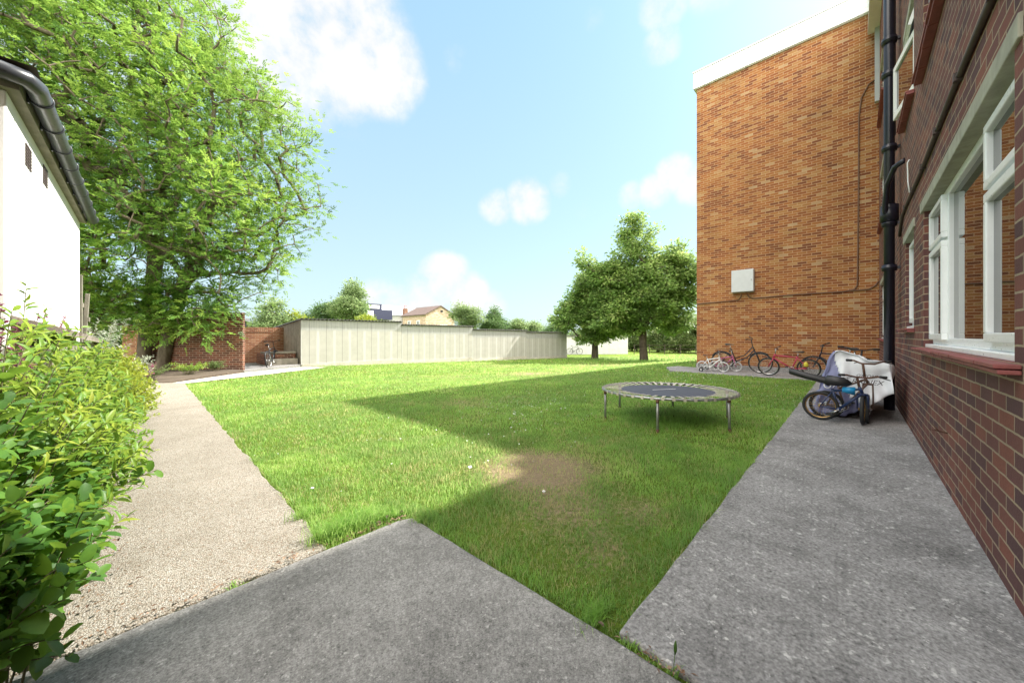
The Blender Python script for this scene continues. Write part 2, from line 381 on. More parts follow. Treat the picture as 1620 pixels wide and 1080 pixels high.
FILL_BANKS = [(Vector(d).normalized(), r_, a_) for d, r_, a_ in [((-1, -.75, .45), 50, 1), ((-.25, -.2, 1.), 27, 1), ((-.9, .75, 1.6), 16, .9), ((.1, -1, .8), 36, .9)]]  # unseen extra-bright cloud banks, added behind and overhead to brighten the shade
def bank(lst):
    acc = None
    for (d, rad, amp) in lst:
        dt = N(nt, 'ShaderNodeVectorMath', operation='DOT_PRODUCT'); L(nt, dirv, dt.inputs[0]); dt.inputs[1].default_value = d
        mr = N(nt, 'ShaderNodeMapRange'); mr.interpolation_type = 'SMOOTHSTEP'; L(nt, dt.outputs['Value'], mr.inputs[0])
        mr.inputs[1].default_value = math.cos(R(rad * 1.35)); mr.inputs[2].default_value = math.cos(R(rad * .15)); mr.inputs[4].default_value = amp
        acc = mr.outputs[0] if acc is None else mth(nt, 'MAXIMUM', acc, mr.outputs[0])
    return acc
acc = bank(CL); high = bank(FILL_BANKS)
dens = mth(nt, 'ADD', mth(nt, 'MULTIPLY', mth(nt, 'SUBTRACT', nz.outputs[0], .5), 2.1), mth(nt, 'MULTIPLY', mth(nt, 'SUBTRACT', nz2.outputs[0], .5), .9))
cd = mth(nt, 'ADD', acc, mth(nt, 'MULTIPLY', dens, mth(nt, 'ADD', mth(nt, 'MULTIPLY', acc, .8), .12)))
cm = N(nt, 'ShaderNodeMapRange'); cm.interpolation_type = 'SMOOTHSTEP'; L(nt, cd, cm.inputs[0]); cm.inputs[1].default_value = .24; cm.inputs[2].default_value = 1.05
shade = ramp(nt, [(.3, (1.78, 1.82, 1.87)), (.7, (2.12, 2.1, 2.08))]); L(nt, nz.outputs[0], shade.inputs[0])
se = N(nt, 'ShaderNodeSeparateXYZ'); L(nt, dirv, se.inputs[0])
clear = ramp(nt, [(.0, (1.55, 1.78, 1.88)), (.35, (1.22, 1.64, 1.88)), (.7, (.95, 1.48, 1.86))]); L(nt, se.outputs[2], clear.inputs[0])
pale = mix(nt, .78, mix(nt, 1., sky.outputs[0], (.40, .58, .60), 'MULTIPLY'), clear.outputs[0])
fin = mix(nt, cm.outputs[0], pale, shade.outputs[0])
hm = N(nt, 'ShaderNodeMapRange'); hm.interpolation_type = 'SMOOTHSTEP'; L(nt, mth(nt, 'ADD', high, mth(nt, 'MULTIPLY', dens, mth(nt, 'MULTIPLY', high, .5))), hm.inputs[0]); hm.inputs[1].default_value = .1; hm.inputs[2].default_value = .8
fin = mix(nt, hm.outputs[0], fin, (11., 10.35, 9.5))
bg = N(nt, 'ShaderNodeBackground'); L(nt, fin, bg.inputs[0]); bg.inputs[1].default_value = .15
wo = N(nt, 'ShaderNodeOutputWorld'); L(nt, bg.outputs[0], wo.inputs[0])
S.view_settings.view_transform = 'Standard'; S.view_settings.look = 'None'
S.view_settings.exposure = 1.8; S.view_settings.gamma = 1
S.cycles.max_bounces = 7; S.cycles.transparent_max_bounces = 8; S.cycles.sample_clamp_indirect = 6
S.cycles.use_denoising = True

# ------------------------------------------------------------------ ground and paths
PATCH = [(2.4, 1.98, .52, 1.0), (2.05, 1.45, .45, .55), (2.3, .98, .22, .5), (1.75, 1.0, .3, .4), (3.3, 2.1, .5, .25), (3.9, 5.0, .7, .35), (9.5, 8.2, 1.2, .55), (5.3, 2.0, .35, .35), (6.8, 9.2, 1.2, .3), (12, 12.5, 1.6, .3), (17, 9.5, 2, .5), (1.6, 2.6, .4, .2)]
def dry(x, y):
    a = np.zeros_like(x)
    for px, py, r, s in PATCH: a = np.maximum(a, s * np.exp(-((x - px) ** 2 + (y - py) ** 2) / (r * r)))
    return a
def ground_mat():
    m, nt, _, _ = newmat('short grass and soil')
    p = wpos(nt)
    n1 = noise(nt, p, .55, 7, .7); n2 = noise(nt, p, 7, 7, .75); n3 = noise(nt, p, 90, 3, .7); n4 = noise(nt, p, 28, 5, .75)
    f = mth(nt, 'ADD', mth(nt, 'MULTIPLY', n1.outputs[0], .35), mth(nt, 'ADD', mth(nt, 'MULTIPLY', n2.outputs[0], .4), mth(nt, 'MULTIPLY', n4.outputs[0], .35)))
    rp = ramp(nt, [(.36, (.06, .11, .014)), (.5, (.13, .21, .025)), (.62, (.21, .29, .04)), (.75, (.30, .34, .09))]); L(nt, f, rp.inputs[0])
    c = rp.outputs[0]
    at = N(nt, 'ShaderNodeAttribute'); at.attribute_name = 'tint'
    soil = mix(nt, n4.outputs[0], (.26, .18, .11), (.56, .43, .29))
    dm = N(nt, 'ShaderNodeMapRange'); L(nt, mth(nt, 'ADD', at.outputs['Fac'], mth(nt, 'MULTIPLY', mth(nt, 'SUBTRACT', n4.outputs[0], .5), 1.6)), dm.inputs[0])
    dm.inputs[1].default_value = .2; dm.inputs[2].default_value = .6
    c = mix(nt, dm.outputs[0], c, soil)
    c = mix(nt, mth(nt, 'MULTIPLY', n3.outputs[0], .5), c, (.03, .05, .01))
    out(nt, principled(nt, c, .95, 0, mth(nt, 'ADD', n4.outputs[0], n3.outputs[0]), .9, .03, .15)); return m
def axis_(lo, mid0, mid1, hi, step, far):
    a = np.arange(mid0, mid1 + 1e-6, step)
    l = mid0 - np.geomspace(.6, mid0 - lo, far)[::-1]; h = mid1 + np.geomspace(.6, hi - mid1, far)
    return np.concatenate([l, a, h])
xs = axis_(-900, -4, 30, 1200, .2, 14); ys = axis_(-700, -4, 24, 1200, .2, 14)
GX, GY = np.meshgrid(xs, ys); GZ = gz(GX, GY)
ids = np.arange(GX.size).reshape(GX.shape)
F = np.stack([ids[:-1, :-1], ids[:-1, 1:], ids[1:, 1:], ids[1:, :-1]], -1).reshape(-1, 4)
V = np.stack([GX, GY, GZ], -1).reshape(-1, 3)
o = mesh_np('ground', V, F, ground_mat(), None, dry(GX, GY).ravel(), True); o['kind'] = 'structure'

def wob(poly, step=.12, amp=.012, seed=3):
    r = random.Random(seed); res = []
    for i, a in enumerate(poly):
        b = poly[(i + 1) % len(poly)]; d = math.hypot(b[0] - a[0], b[1] - a[1]); n = max(1, min(120, int(d / step)))
        for k in range(n):
            t = k / n; j = amp if k else 0
            res.append((a[0] + (b[0] - a[0]) * t + r.uniform(-j, j), a[1] + (b[1] - a[1]) * t + r.uniform(-j, j)))
    return res
def slab(name, poly, top, mat, amp=.008, seed=3, bevel=.012):
    b = MB(); b.prism(wob(poly, .12, amp, seed), -.15, top)
    o = b.build(name, mat, bevel=bevel); o['kind'] = 'structure'; return o
slab('concrete_slab', [(-6, -.56), (1.235, -.56), (1.235, .64), (1.175, 2.0), (1.1, 2.03), (-6, 2.04)], .028, M['slab'], .004, 1)
slab('side_path', [(1.262, -.56), (13.73, -.56), (13.73, .70), (11.85, .662), (1.275, .657)], .024, M['path_concrete'], .006, 2)
slab('bike_apron', [(11.86, .70), (13.73, .72), (13.73, 4.1), (13.9, 4.75), (13.2, 4.9), (11.92, 4.3)], .018, M['path_concrete'], .012, 4)
slab('gravel_path', [(-.75, 2.065), (.70, 2.065), (.70, 11.75), (.2, 12.2), (-.75, 12.0)], .015, M['gravel'], .014, 5)
def strip(name, quads, mat, dz):
    b = MB(); n = 14
    (a0, a1), (b0, b1) = quads
    for i in range(n + 1):
        t = i / n
        for q0, q1 in ((a0, a1), (b0, b1)):
            x = q0[0] + (q1[0] - q0[0]) * t + rng.uniform(-.02, .02); y = q0[1] + (q1[1] - q0[1]) * t; b.v.append((x, y, g1(x, y) + dz))
    for i in range(n): b.f.append((2 * i, 2 * i + 2, 2 * i + 3, 2 * i + 1)); b.sm.append(False)
    o = b.build(name, mat); o['kind'] = 'structure'; return o
strip('cross_path', (((.45, 12.0), (.70, 11.75)), ((2.3, 14.35), (2.6, 13.2))), M['pale_concrete'], .019)
strip('cross_path', (((2.3, 14.35), (4.4, 16.0)), ((2.6, 13.2), (5.2, 15.4))), M['pale_concrete'], .018)
b = MB(); b.prism(wob([(-.9, 12.05), (.2, 12.23), (.45, 12.05), (2.3, 14.4), (2.0, 15.2), (-.6, 17.3), (-2.5, 14.5)], .2, .03, 8), -.1, .03)
o = b.build('planting_bed', M['soil']); o['kind'] = 'structure'
b = MB(); b.prism(wob([(-.75, 2.07), (-.36, 2.07), (-.30, 4), (-.2, 8.8), (-.75, 9.5)], .1, .03, 8), -.1, .03)
o = b.build('hedge_bed', M['soil']); o['kind'] = 'structure'
b = MB(); b.prism([(2.35, 14.6), (4.45, 16.2), (4.45, 20.5), (-.5, 20.5)], -.2, -.02)
o = b.build('yard_paving', M['path_concrete']); o['kind'] = 'structure'

# ------------------------------------------------------------------ brown brick building (right)
YW = -.50
bb = thing('brick_building', 'purple-brown brick block of flats with white windows running along the right-hand path', 'building', (13.74, -.5, 0))
OFF = bb.location.copy()
def P(b, name, mat, parent=bb, **k):
    return b.build(name, mat, parent, off=OFF, **k)
ops = []
for s in range(3):
    dz = 2.7 * s
    ops += [(2.60, 5.36, 1.05 + dz, 2.39 + dz, 0), (6.13, 7.05, 1.25 + dz, 2.39 + dz, 1), (11.1, 12.9, 1.08 + dz, 2.42 + dz, 2)]
wx0, wx1, wz1 = -5.0, 13.738, 9.3
xsb = sorted({wx0, wx1, *[o[0] for o in ops], *[o[1] for o in ops]})
zsb = sorted({0, wz1, *[o[2] for o in ops], *[o[3] for o in ops]})
b = MB()
for i in range(len(xsb) - 1):
    for j in range(len(zsb) - 1):
        x0, x1, z0, z1 = xsb[i], xsb[i + 1], zsb[j], zsb[j + 1]
        if any(o[0] <= x0 and o[1] >= x1 and o[2] <= z0 and o[3] >= z1 for o in ops): continue
        b.add([(x0, YW, z0), (x1, YW, z0), (x1, YW, z1), (x0, YW, z1)], [(1, 0, 3, 2)])
for (x0, x1, z0, z1, k) in ops:   # reveals
    yb = YW - .14
    b.add([(x0, YW, z0), (x0, yb, z0), (x0, yb, z1), (x0, YW, z1)], [(3, 2, 1, 0)])
    b.add([(x1, YW, z0), (x1, yb, z0), (x1, yb, z1), (x1, YW, z1)], [(0, 1, 2, 3)])
    b.add([(x0, YW, z0), (x1, YW, z0), (x1, yb, z0), (x0, yb, z0)], [(0, 1, 2, 3)])
b.add([(wx0, YW, 0), (wx0, -9, 0), (wx0, -9, wz1), (wx0, YW, wz1)], [(0, 1, 2, 3)])
b.add([(wx0, -9, 0), (wx1, -9, 0), (wx1, -9, wz1), (wx0, -9, wz1)], [(0, 1, 2, 3)])
P(b, 'wall', M['brown_brick'])
b = MB(); b.box(wx0 - .25, wx1 - .1, -9.2, YW + .22, wz1, wz1 + .16); b.add([(12.2, -3, wz1 + .161), (wx1 - .1, -3, wz1 + .161), (wx1 - .1, -3, 10.75), (12.2, YW + .2, wz1 + .161), (wx1 - .1, YW + .2, wz1 + .161), (wx1 - .1, YW + .2, 10.75)], [(0, 2, 1), (3, 4, 5), (0, 1, 4, 3), (1, 2, 5, 4), (0, 3, 5, 2)]); P(b, 'roof', M['fascia'])  # unseen roof: height and added end wedge shaped to cast the lawn's shadow edge
def bar_frame(b, x0, x1, z0, z1, y0, y1, wd):
    b.box(x0, x1, y0, y1, z0, z0 + wd); b.box(x0, x1, y0, y1, z1 - wd, z1)
    b.box(x0, x0 + wd, y0, y1, z0 + wd, z1 - wd); b.box(x1 - wd, x1, y0, y1, z0 + wd, z1 - wd)
def sash(parent, x0, x1, z0, z1, y, wd=.052):
    b = MB(); bar_frame(b, x0, x1, z0, z1, y - .01, y + .028, wd)
    f = P(b, 'casement', M['white'], parent, bevel=.006)
    g = MB(); g.add([(x0 + wd, y, z0 + wd), (x1 - wd, y, z0 + wd), (x1 - wd, y, z1 - wd), (x0 + wd, y, z1 - wd)], [(1, 0, 3, 2)])
    P(g, 'pane', M['glass'], parent)
for (x0, x1, z0, z1, k) in ops:
    yf = YW - .062
    b = MB(); wd = .06
    bar_frame(b, x0, x1, z0 + .035, z1, yf - .07, yf, wd)
    zs, ze = z0 + .035 + wd, z1 - wd
    zt = z0 + (z1 - z0) * .69
    muls = {0: [x0 + .72, x1 - .74], 1: [], 2: [x0 + .6, x1 - .6]}[k]
    for mx in muls: b.box(mx - .03, mx + .03, yf - .068, yf - .002, zs, ze)
    b.box(x0 - .0, x1, yf - .04, YW - .012, z0 + .002, z0 + .034)
    if k == 0 or k == 2:
        for xa, xb in ((x0 + wd, muls[0] - .03), (muls[1] + .03, x1 - wd)): b.box(xa, xb, yf - .066, yf - .004, zt - .025, zt + .025)
    wn = P(b, 'window', M['white'], bb, bevel=.005)
    if k in (0, 2):
        for xa, xb in ((x0 + wd - .015, muls[0] - .016), (muls[1] + .016, x1 - wd + .015)):
            sash(wn, xa, xb, zs - .015, zt - .012, yf + .004); sash(wn, xa, xb, zt + .012, ze + .015, yf + .004, .046)
        g = MB(); xa, xb = muls[0] + .03, muls[1] - .03
        g.add([(xa, yf - .03, zs), (xb, yf - .03, zs), (xb, yf - .03, ze), (xa, yf - .03, ze)], [(1, 0, 3, 2)]); P(g, 'pane', M['glass'], wn)
    else:
        up = z0 > 3 and z0 < 6
        if not up: sash(wn, x0 + wd - .015, x1 - wd + .015, zs - .015, ze + .015, yf + .004)
        else:      # first floor casement standing open, hinged at its near side, with the top light pushed out
            a = R(9); ux, uy = math.cos(a), math.sin(a); w_ = x1 - x0 - .1
            b = MB(); hx, hy = x0 + wd, yf + .03
            def q(u, z): return Vector((hx + ux * u, hy + uy * u, z))
            ax = Vector((ux, uy, 0)); ay = Vector((-uy, ux, 0)) * .018
            for (u0, u1, c0, c1) in ((0, w_, zs, zs + .07), (0, w_, zt - .07, zt), (0, .07, zs + .07, zt - .07), (w_ - .07, w_, zs + .07, zt - .07)):
                b.obox(q((u0 + u1) / 2, (c0 + c1) / 2), ax * (u1 - u0) / 2, ay, (0, 0, (c1 - c0) / 2))
            P(b, 'casement', M['white'], wn, label='opened white side casement')
            g = MB(); g.add([q(.07, zs + .07), q(w_ - .07, zs + .07), q(w_ - .07, zt - .07), q(.07, zt - .07)], [(0, 1, 2, 3)]); P(g, 'pane', M['glass'], wn)
            b = MB(); b.box(x0 + wd, x1 - wd, yf - .066, yf - .004, zt - .025, zt + .025)
            t = R(16); hh = ze - zt - .03
            c = Vector(((x0 + x1) / 2, yf + .02 + math.sin(t) * hh / 2, ze - math.cos(t) * hh / 2)); dn = Vector((0, math.sin(t), -math.cos(t)))
            nn = Vector((0, math.cos(t), math.sin(t))) * .016
            for sgn in (-1, 1):
                b.obox(c + dn * sgn * (hh / 2 - .03), (w_ / 2, 0, 0), dn * .03, nn); b.obox(c + Vector((sgn * (w_ / 2 - .03), 0, 0)), (.03, 0, 0), dn * (hh / 2 - .06), nn)
            P(b, 'top_light', M['white'], wn, label='top light pushed open')
            g = MB(); g.obox(c, (w_ / 2 - .06, 0, 0), dn * (hh / 2 - .06), nn * .3); P(g, 'pane', M['glass'], wn)
            g = MB(); g.add([(x0 + wd, yf - .04, zs), (x1 - wd, yf - .04, zs), (x1 - wd, yf - .04, ze), (x0 + wd, yf - .04, ze)], [(1, 0, 3, 2)]); P(g, 'pane', M['glass'], wn)
    b = MB()   # two courses of red sill tiles
    n = max(3, int((x1 - x0) / .3)); xa, xb = x0 - .1, x1 + .1
    for i in range(n):
        u0 = xa + (xb - xa) * i / n; u1 = xa + (xb - xa) * (i + 1) / n - .004
        for (zz, yy) in ((z0 - .0, YW + .075), (z0 - .024, YW + .062)):
            b.box(u0, u1, YW + .001, yy + random.uniform(-.003, .003), zz - .022, zz - .001 + random.uniform(-.002, .001))
    b.box(x0 + .004, x1 - .004, YW - .13, YW, z0 - .02, z0 + .001)
    P(b, 'sill', M['tile_red'], bb, bevel=.004)
    b = MB(); b.box(x0 - .11, x1 + .11, YW - .12, YW + .014, z1, z1 + .105); P(b, 'lintel', M['concrete_lintel'], bb, bevel=.006)
# rain and soil pipe
PX, PY = 7.72, -.385
b = MB(); b.tube([(PX, PY, .06), (PX, PY, 9.95)], .060, 18)
P(b, 'downpipe', M['black_iron'])
dp = bb.children[-1]
for z in (2.17, 2.83, 3.95, 5.05, 5.55, 6.35, 8.2):
    b = MB(); b.tube([(PX, PY, z - .045), (PX, PY, z + .045)], .082, 18); b.tube([(PX, PY, z - .008), (PX, PY, z + .008)], .09, 18)
    b.box(PX - .02, PX + .02, YW, PY - .06, z - .02, z + .02); P(b, 'pipe_collar', M['black_iron'], dp)
b = MB(); b.tube([(PX - .02, PY + .02, 2.9), (PX - .10, PY + .05, 3.05), (PX - .22, PY + .03, 3.36), (PX - .5, PY - .03, 3.50), (PX - .62, YW, 3.52)], .034, 12)
b.tube([(PX, PY, 2.86), (PX, PY, 3.1)], .1, 18); P(b, 'branch_pipe', M['black_iron'], bb)
b = MB(); b.tube([(PX + .19, PY - .05, 4.2), (PX + .19, PY - .05, 9.95)], .03, 10); P(b, 'overflow_pipe', M['black_iron'], bb)
# cable along the wall and its clips
b = MB(); pts = [(x, YW + .016, 2.80 + .012 * math.sin(x * 2.1)) for x in np.linspace(-4, 7.2, 40)] + [(7.45, YW + .016, 2.72), (7.6, YW + .016, 2.6)]
b.tube(pts, .017, 8)
for x in np.arange(-3.6, 7.2, .8): b.box(x - .02, x + .02, YW + .001, YW + .04, 2.775 + .012 * math.sin(x * 2.1), 2.825 + .012 * math.sin(x * 2.1))
P(b, 'cable', M['cable'], bb)
b = MB(); b.tube([(6.3, YW + .02, 3.25), (6.32, YW + .035, 3.22), (6.33, YW + .03, 3.0), (6.31, YW + .02, 2.86)], .006, 6); P(b, 'wire', M['white'], bb)
b = MB(); b.box(13.44, 13.56, YW + .001, YW + .09, 7.35, 9.95); P(b, 'corner_board', M['pale_roof'], bb)

# ------------------------------------------------------------------ orange brick block
XO, YO = 13.74, 4.04
ob = thing('apartment_block', 'tall orange brick end wall of a flat-roofed block with a white fascia', 'building', (XO, YO, 0)); OFF = ob.location.copy()
b = MB(); b.box(XO, XO + 14, -7, YO, 0, 9.93); P(b, 'wall', M['orange_brick'], ob)
b = MB()
for i in range(4): b.box(XO - .09 + .0015 * i, XO + 14.1, -7, YO + .09 - .0015 * i, 9.95 + .14 * i, 9.95 + .14 * i + .134)
b.box(XO - .05, XO + 14, -7, YO + .05, 9.93, 10.51); P(b, 'fascia', M['fascia'], ob)
b = MB(); b.box(XO - .11, XO + 14.12, -7.1, YO + .11, 10.515, 10.55); P(b, 'roof', M['fascia'], ob)
b = MB(); b.box(XO - .022, XO - .001, -.495, YO + .02, 0, .17); b.box(XO - .001, XO + 13, YO + .001, YO + .02, 0, .17); P(b, 'plinth', M['path_concrete'], ob)
b = MB()
def cab(pts, r=.018): b.tube([(XO - r - .002, y, z) for y, z in pts], r, 8)
cab([(YO, 2.28), (3.3, 2.31), (2.78, 2.33), (2.70, 2.40), (2.66, 2.52)]); cab([(2.52, 2.52), (2.46, 2.42), (2.36, 2.36), (1.4, 2.40), (.2, 2.40), (-.02, 2.44), (-.08, 2.55), (-.10, 4.5), (-.11, 7.2), (-.16, 7.7), (-.3, 8.0), (-.49, 8.1)])
cab([(.05, 2.405), (-.3, 2.42), (-.42, 2.5), (-.49, 2.62)])
P(b, 'cable', M['cable_brown'], ob)
bx = thing('meter_box', 'grey metal box hung high on the orange brick wall', 'box', (XO, 2.55, 2.6)); OFF = bx.location.copy()
b = MB(); b.box(XO - .20, XO - .001, 2.30, 2.92, 2.58, 3.30); P(b, 'body', M['box_grey'], bx, bevel=.008)
b = MB(); b.box(XO - .222, XO - .202, 2.305, 2.915, 2.585, 3.295); P(b, 'door', M['box_grey'], bx, bevel=.006)
b = MB(); b.disc((XO - .226, 2.36, 2.95), (1, 0, 0), .016, .02, 12); P(b, 'lock', M['chrome'], bx)

# ------------------------------------------------------------------ white rendered outbuilding on the left
XH, YN, YF, HE = -.55, 3.57, 7.07, 2.66
wh = thing('rendered_outbuilding', 'low white rendered building with dark grey gutter at the left edge', 'building', (XH, YN, 0)); OFF = wh.location.copy()
b = MB(); b.box(-5.5, XH, YN, YF, 0, HE - .06); P(b, 'wall', M['render'], wh, bevel=.01)
b = MB(); b.box(-5.5, XH + .05, YN - .05, YF + .03, HE - .06, HE - .035); b.box(XH + .032, XH + .05, YN - .05, YF + .03, HE - .034, HE + .06)
b.box(-5.5, XH + .031, YN - .05, YN - .032, HE - .034, HE + .06); P(b, 'soffit', M['timber'], wh)
b = MB(); cx, cy, cz = XH + .105, YN - .105, HE + .01
b.tube([(-3.5, cy, cz), (cx - .1, cy, cz - .002), (cx - .03, cy + .02, cz - .002), (cx, cy + .1, cz - .003), (cx, YF + .02, cz - .02)], .047, 16)
gu = P(b, 'gutter', M['grey_pvc'], wh)
for y in np.linspace(YN + .15, YF, 9):
    b = MB(); b.ring((cx, y, cz - .008), (0, 1, 0), .049, .006, 20, 6); b.box(XH + .05, cx - .045, y - .012, y + .012, cz - .05, cz + .02); P(b, 'gutter_bracket', M['grey_pvc'], gu)
b = MB(); e = .0
b.add([(-5.5, YN - .12, HE + .075), (XH + .12, YN - .12, HE + .075), (XH + .12, YF + .06, HE + .075), (-5.5, YF + .06, HE + .075), (-2.3, YN + 1.6, HE + .75), (-2.3, YF - 1.6, HE + .75), (-5.5, YN + 1.6, HE + .75), (-5.5, YF - 1.6, HE + .75)],
      [(1, 2, 5, 4), (0, 1, 4, 6), (2, 3, 7, 5), (4, 5, 7, 6), (3, 2, 1, 0)]); P(b, 'roof', M['roof_tile'], wh)
for y, z in ((4.13, 2.40), (4.75, 2.46)):
    b = MB()
    for i in range(3):
        for k in range(7): b.box(XH + .001, XH + .006, y - .09 + .062 * i, y - .04 + .062 * i, z - .075 + .022 * k, z - .06 + .022 * k)
    P(b, 'air_brick', M['cable'], wh)

fp = thing('fence_post', 'grey-green timber post beside the near corner of the white building', 'post', (-.56, 3.2, 0)); OFF = fp.location.copy()
b = MB(); b.box(-.62, -.545, 3.15, 3.24, 0, 1.72); P(b, 'shaft', M['timber'], fp, bevel=.006)
b = MB(); b.add([(-.635, 3.135, 1.722), (-.53, 3.135, 1.722), (-.53, 3.255, 1.722), (-.635, 3.255, 1.722), (-.58, 3.195, 1.77)], [(3, 2, 1, 0), (0, 1, 4), (1, 2, 4), (2, 3, 4), (3, 0, 4)]); P(b, 'cap', M['timber'], fp)

sh = thing('bin_store', 'low weathered bin store with a felt roof in front of the white wall', 'bin store', (-.42, 5, 0)); OFF = sh.location.copy()
b = MB(); b.box(-.53, -.40, 3.7, 6.55, 0, 1.08); P(b, 'boarding', M['timber'], sh)
b = MB(); n = 24
for i in range(n):
    y0 = 3.65 + (6.75 - 3.65) * i / n; y1 = y0 + (6.75 - 3.65) / n + .01; z0 = 1.27 - .10 * i / n
    b.add([(-.545, y0, z0 + .02), (-.34 + random.uniform(-.01, .012), y0, z0 - .06), (-.34 + random.uniform(-.01, .012), y1, z0 - .065), (-.545, y1, z0 + .016),
           (-.545, y0, z0 - .02), (-.345, y0, z0 - .1), (-.345, y1, z0 - .105), (-.545, y1, z0 - .024)], [(0, 1, 2, 3), (7, 6, 5, 4), (1, 5, 6, 2), (0, 4, 5, 1), (2, 6, 7, 3)])
P(b, 'roof', M['felt'], sh)
b = MB(); b.box(-.42, -.36, 6.6, 6.66, 0, 1.1); P(b, 'corner_post', M['timber'], sh)

for i, (x, y, h, lean) in enumerate(((-.56, 7.25, 1.95, .0), (-.545, 7.32, 1.72, .08))):
    o = MB(); o.obox((x, y, h / 2), (.02, 0, 0), (0, .03, 0), (lean / 2, lean * .4, h / 2)); o.obox((x + lean * .4, y + .03, h * .8), (.028, 0, 0), (0, .04, 0), (0, 0, .03))
    tag(o.build('timber_plank', M['timber'], bevel=.005), ['upright grey plank propped against the far corner of the white building', 'shorter plank leaning to the right beside the upright grey plank'][i], 'plank', 'planks behind the white building')

# ------------------------------------------------------------------ red brick walls at the end of the path
def frame_at(p, ang):
    return Matrix.Translation(Vector(p)) @ Matrix.Rotation(ang, 4, 'Z')
rw = thing('brick_wall', 'thick dark red brick wall under the big tree, beside the path end', 'wall', (2.35, 14.88, 0), (0, 0, THETA - R(90) + R(180)))
b = MB(); b.box(0, 3.3, -.09, 0, -.2, 1.86); b.build('brickwork', M['red_brick'], rw)
b = MB(); b.box(-.0, 3.32, -.11, .02, 1.862, 1.93); b.build('coping', M['red_brick'], rw)
b = MB(); b.box(-.006, -.001, -.09, .0, -.2, 1.86); b.build('end_face', M['red_brick'], rw)
yw = thing('brick_wall', 'sunlit orange brick wall with a soldier-course top, set back behind the leaning bicycle', 'wall', (3.2, 18.9, -.1)); OFF = yw.location.copy()
b = MB(); b.box(-.5, 4.62, 18.9, 19.15, -.3, 1.30); P(b, 'brickwork', M['soft_brick'], yw)
b = MB()
for i, x in enumerate(np.arange(-.5, 4.6, .075)): b.box(x, x + .067, 18.885, 19.16, 1.302, 1.52)
P(b, 'soldier_course', M['soft_brick'], yw)
# low brick steps by the garage end
st = thing('garden_steps', 'mossy low brick and timber steps against the grey garage end', 'steps', (3.9, 17.2, 0)); OFF = st.location.copy()
b = MB(); b.box(3.35, 4.42, 16.75, 18.2, -.3, .42); P(b, 'brick_base', M['red_brick'], st)
b = MB(); b.box(3.30, 4.44, 16.70, 17.3, .421, .50); b.box(3.4, 4.43, 16.45, 16.74, -.3, .22); P(b, 'tread', M['timber'], st, bevel=.01)
gb = thing('flat_roof_shed', 'dark grey flat-roofed shed showing above the set-back brick wall', 'shed', (1.5, 22, 0)); OFF = gb.location.copy()
b = MB(); b.box(.2, 3.55, 21.5, 24, -.3, 1.85); P(b, 'wall', M['dark_slate'], gb)
b = MB(); b.box(.1, 3.65, 21.4, 24.1, 1.852, 1.98); P(b, 'roof', M['pale_roof'], gb)
b = MB(); b.box(1.6, 2.6, 22.4, 23.2, 1.982, 2.3); P(b, 'roof_box', M['dark_slate'], gb)

# ------------------------------------------------------------------ row of concrete sectional garages
GY0 = 16.3; gx = [4.5, 9.0, 13.6, 18.4, 23.2]; gt = [1.80, 1.66, 1.47, 1.36]; 
glab = ['nearest and highest concrete garage of the row, with its brown end wall in view', 'second concrete garage from the brick steps, one roof step lower than the nearest one',
        'third concrete garage from the brick steps, with the slanting shadow at its right', 'farthest and lowest concrete garage of the row, wholly in tree shade']
for i in range(4):
    x0, x1 = gx[i], gx[i + 1] - .012; zt = gt[i]; zb = -.62
    g = thing('concrete_garage', glab[i], 'garage', (x0, GY0, zt - 2.0), group='concrete garages in a row behind the lawn'); OFF = g.location.copy()
    b = MB(); d = 5.0
    b.box(x0, x1, GY0, GY0 + .06, zb - .4, zt); P(b, 'panel_wall', M['garage'], g)
    b = MB()
    b.add([(x0 + .002, GY0 + .061, zb), (x0 + .002, GY0 + d, zb), (x0 + .002, GY0 + d, zt - .35), (x0 + .002, GY0 + .061, zt), (x0 + .06, GY0 + .061, zb), (x0 + .06, GY0 + d, zb), (x0 + .06, GY0 + d, zt - .35), (x0 + .06, GY0 + .061, zt)],
          [(3, 2, 1, 0), (4, 5, 6, 7), (0, 1, 5, 4), (1, 2, 6, 5), (2, 3, 7, 6), (3, 0, 4, 7)])
    b.add([(x1 - .06, GY0 + .061, zb), (x1 - .06, GY0 + d, zb), (x1 - .06, GY0 + d, zt - .35), (x1 - .06, GY0 + .061, zt), (x1, GY0 + .061, zb), (x1, GY0 + d, zb), (x1, GY0 + d, zt - .35), (x1, GY0 + .061, zt)],
          [(3, 2, 1, 0), (4, 5, 6, 7), (0, 1, 5, 4), (1, 2, 6, 5), (2, 3, 7, 6), (3, 0, 4, 7)])
    b.box(x0 + .061, x1 - .061, GY0 + d - .05, GY0 + d, zb, zt - .36)
    P(b, 'side_wall', M['garage_side'], g)
    # posts between panels
    b = MB(); nx = int((x1 - x0) / .075); amp = .032; vs = []; fs = []
    for j in range(nx + 1):
        x = x0 - .06 + (x1 - x0 + .10) * j / nx; zz = amp * math.sin(j * math.pi / 1)*0 + (amp if j % 2 else -amp)
        vs += [(x, GY0 - .09, zt + .045 + zz), (x, GY0 + d + .1, zt - .31 + zz), (x, GY0 - .09, zt + .034 + zz), (x, GY0 + d + .1, zt - .321 + zz)]
    for j in range(nx):
        a = 4 * j; fs += [(a, a + 4, a + 5, a + 1), (a + 2, a + 3, a + 7, a + 6), (a, a + 2, a + 6, a + 4), (a + 1, a + 5, a + 7, a + 3)]
    b.add(vs, fs, False); P(b, 'roof', M['asbestos'], g)
    b = MB(); b.box(x0 + .01, x1, GY0 - .035, GY0 - .001, zb - .4, g1((x0 + x1) / 2, GY0) + .16); P(b, 'base_course', M['pale_concrete'], g)
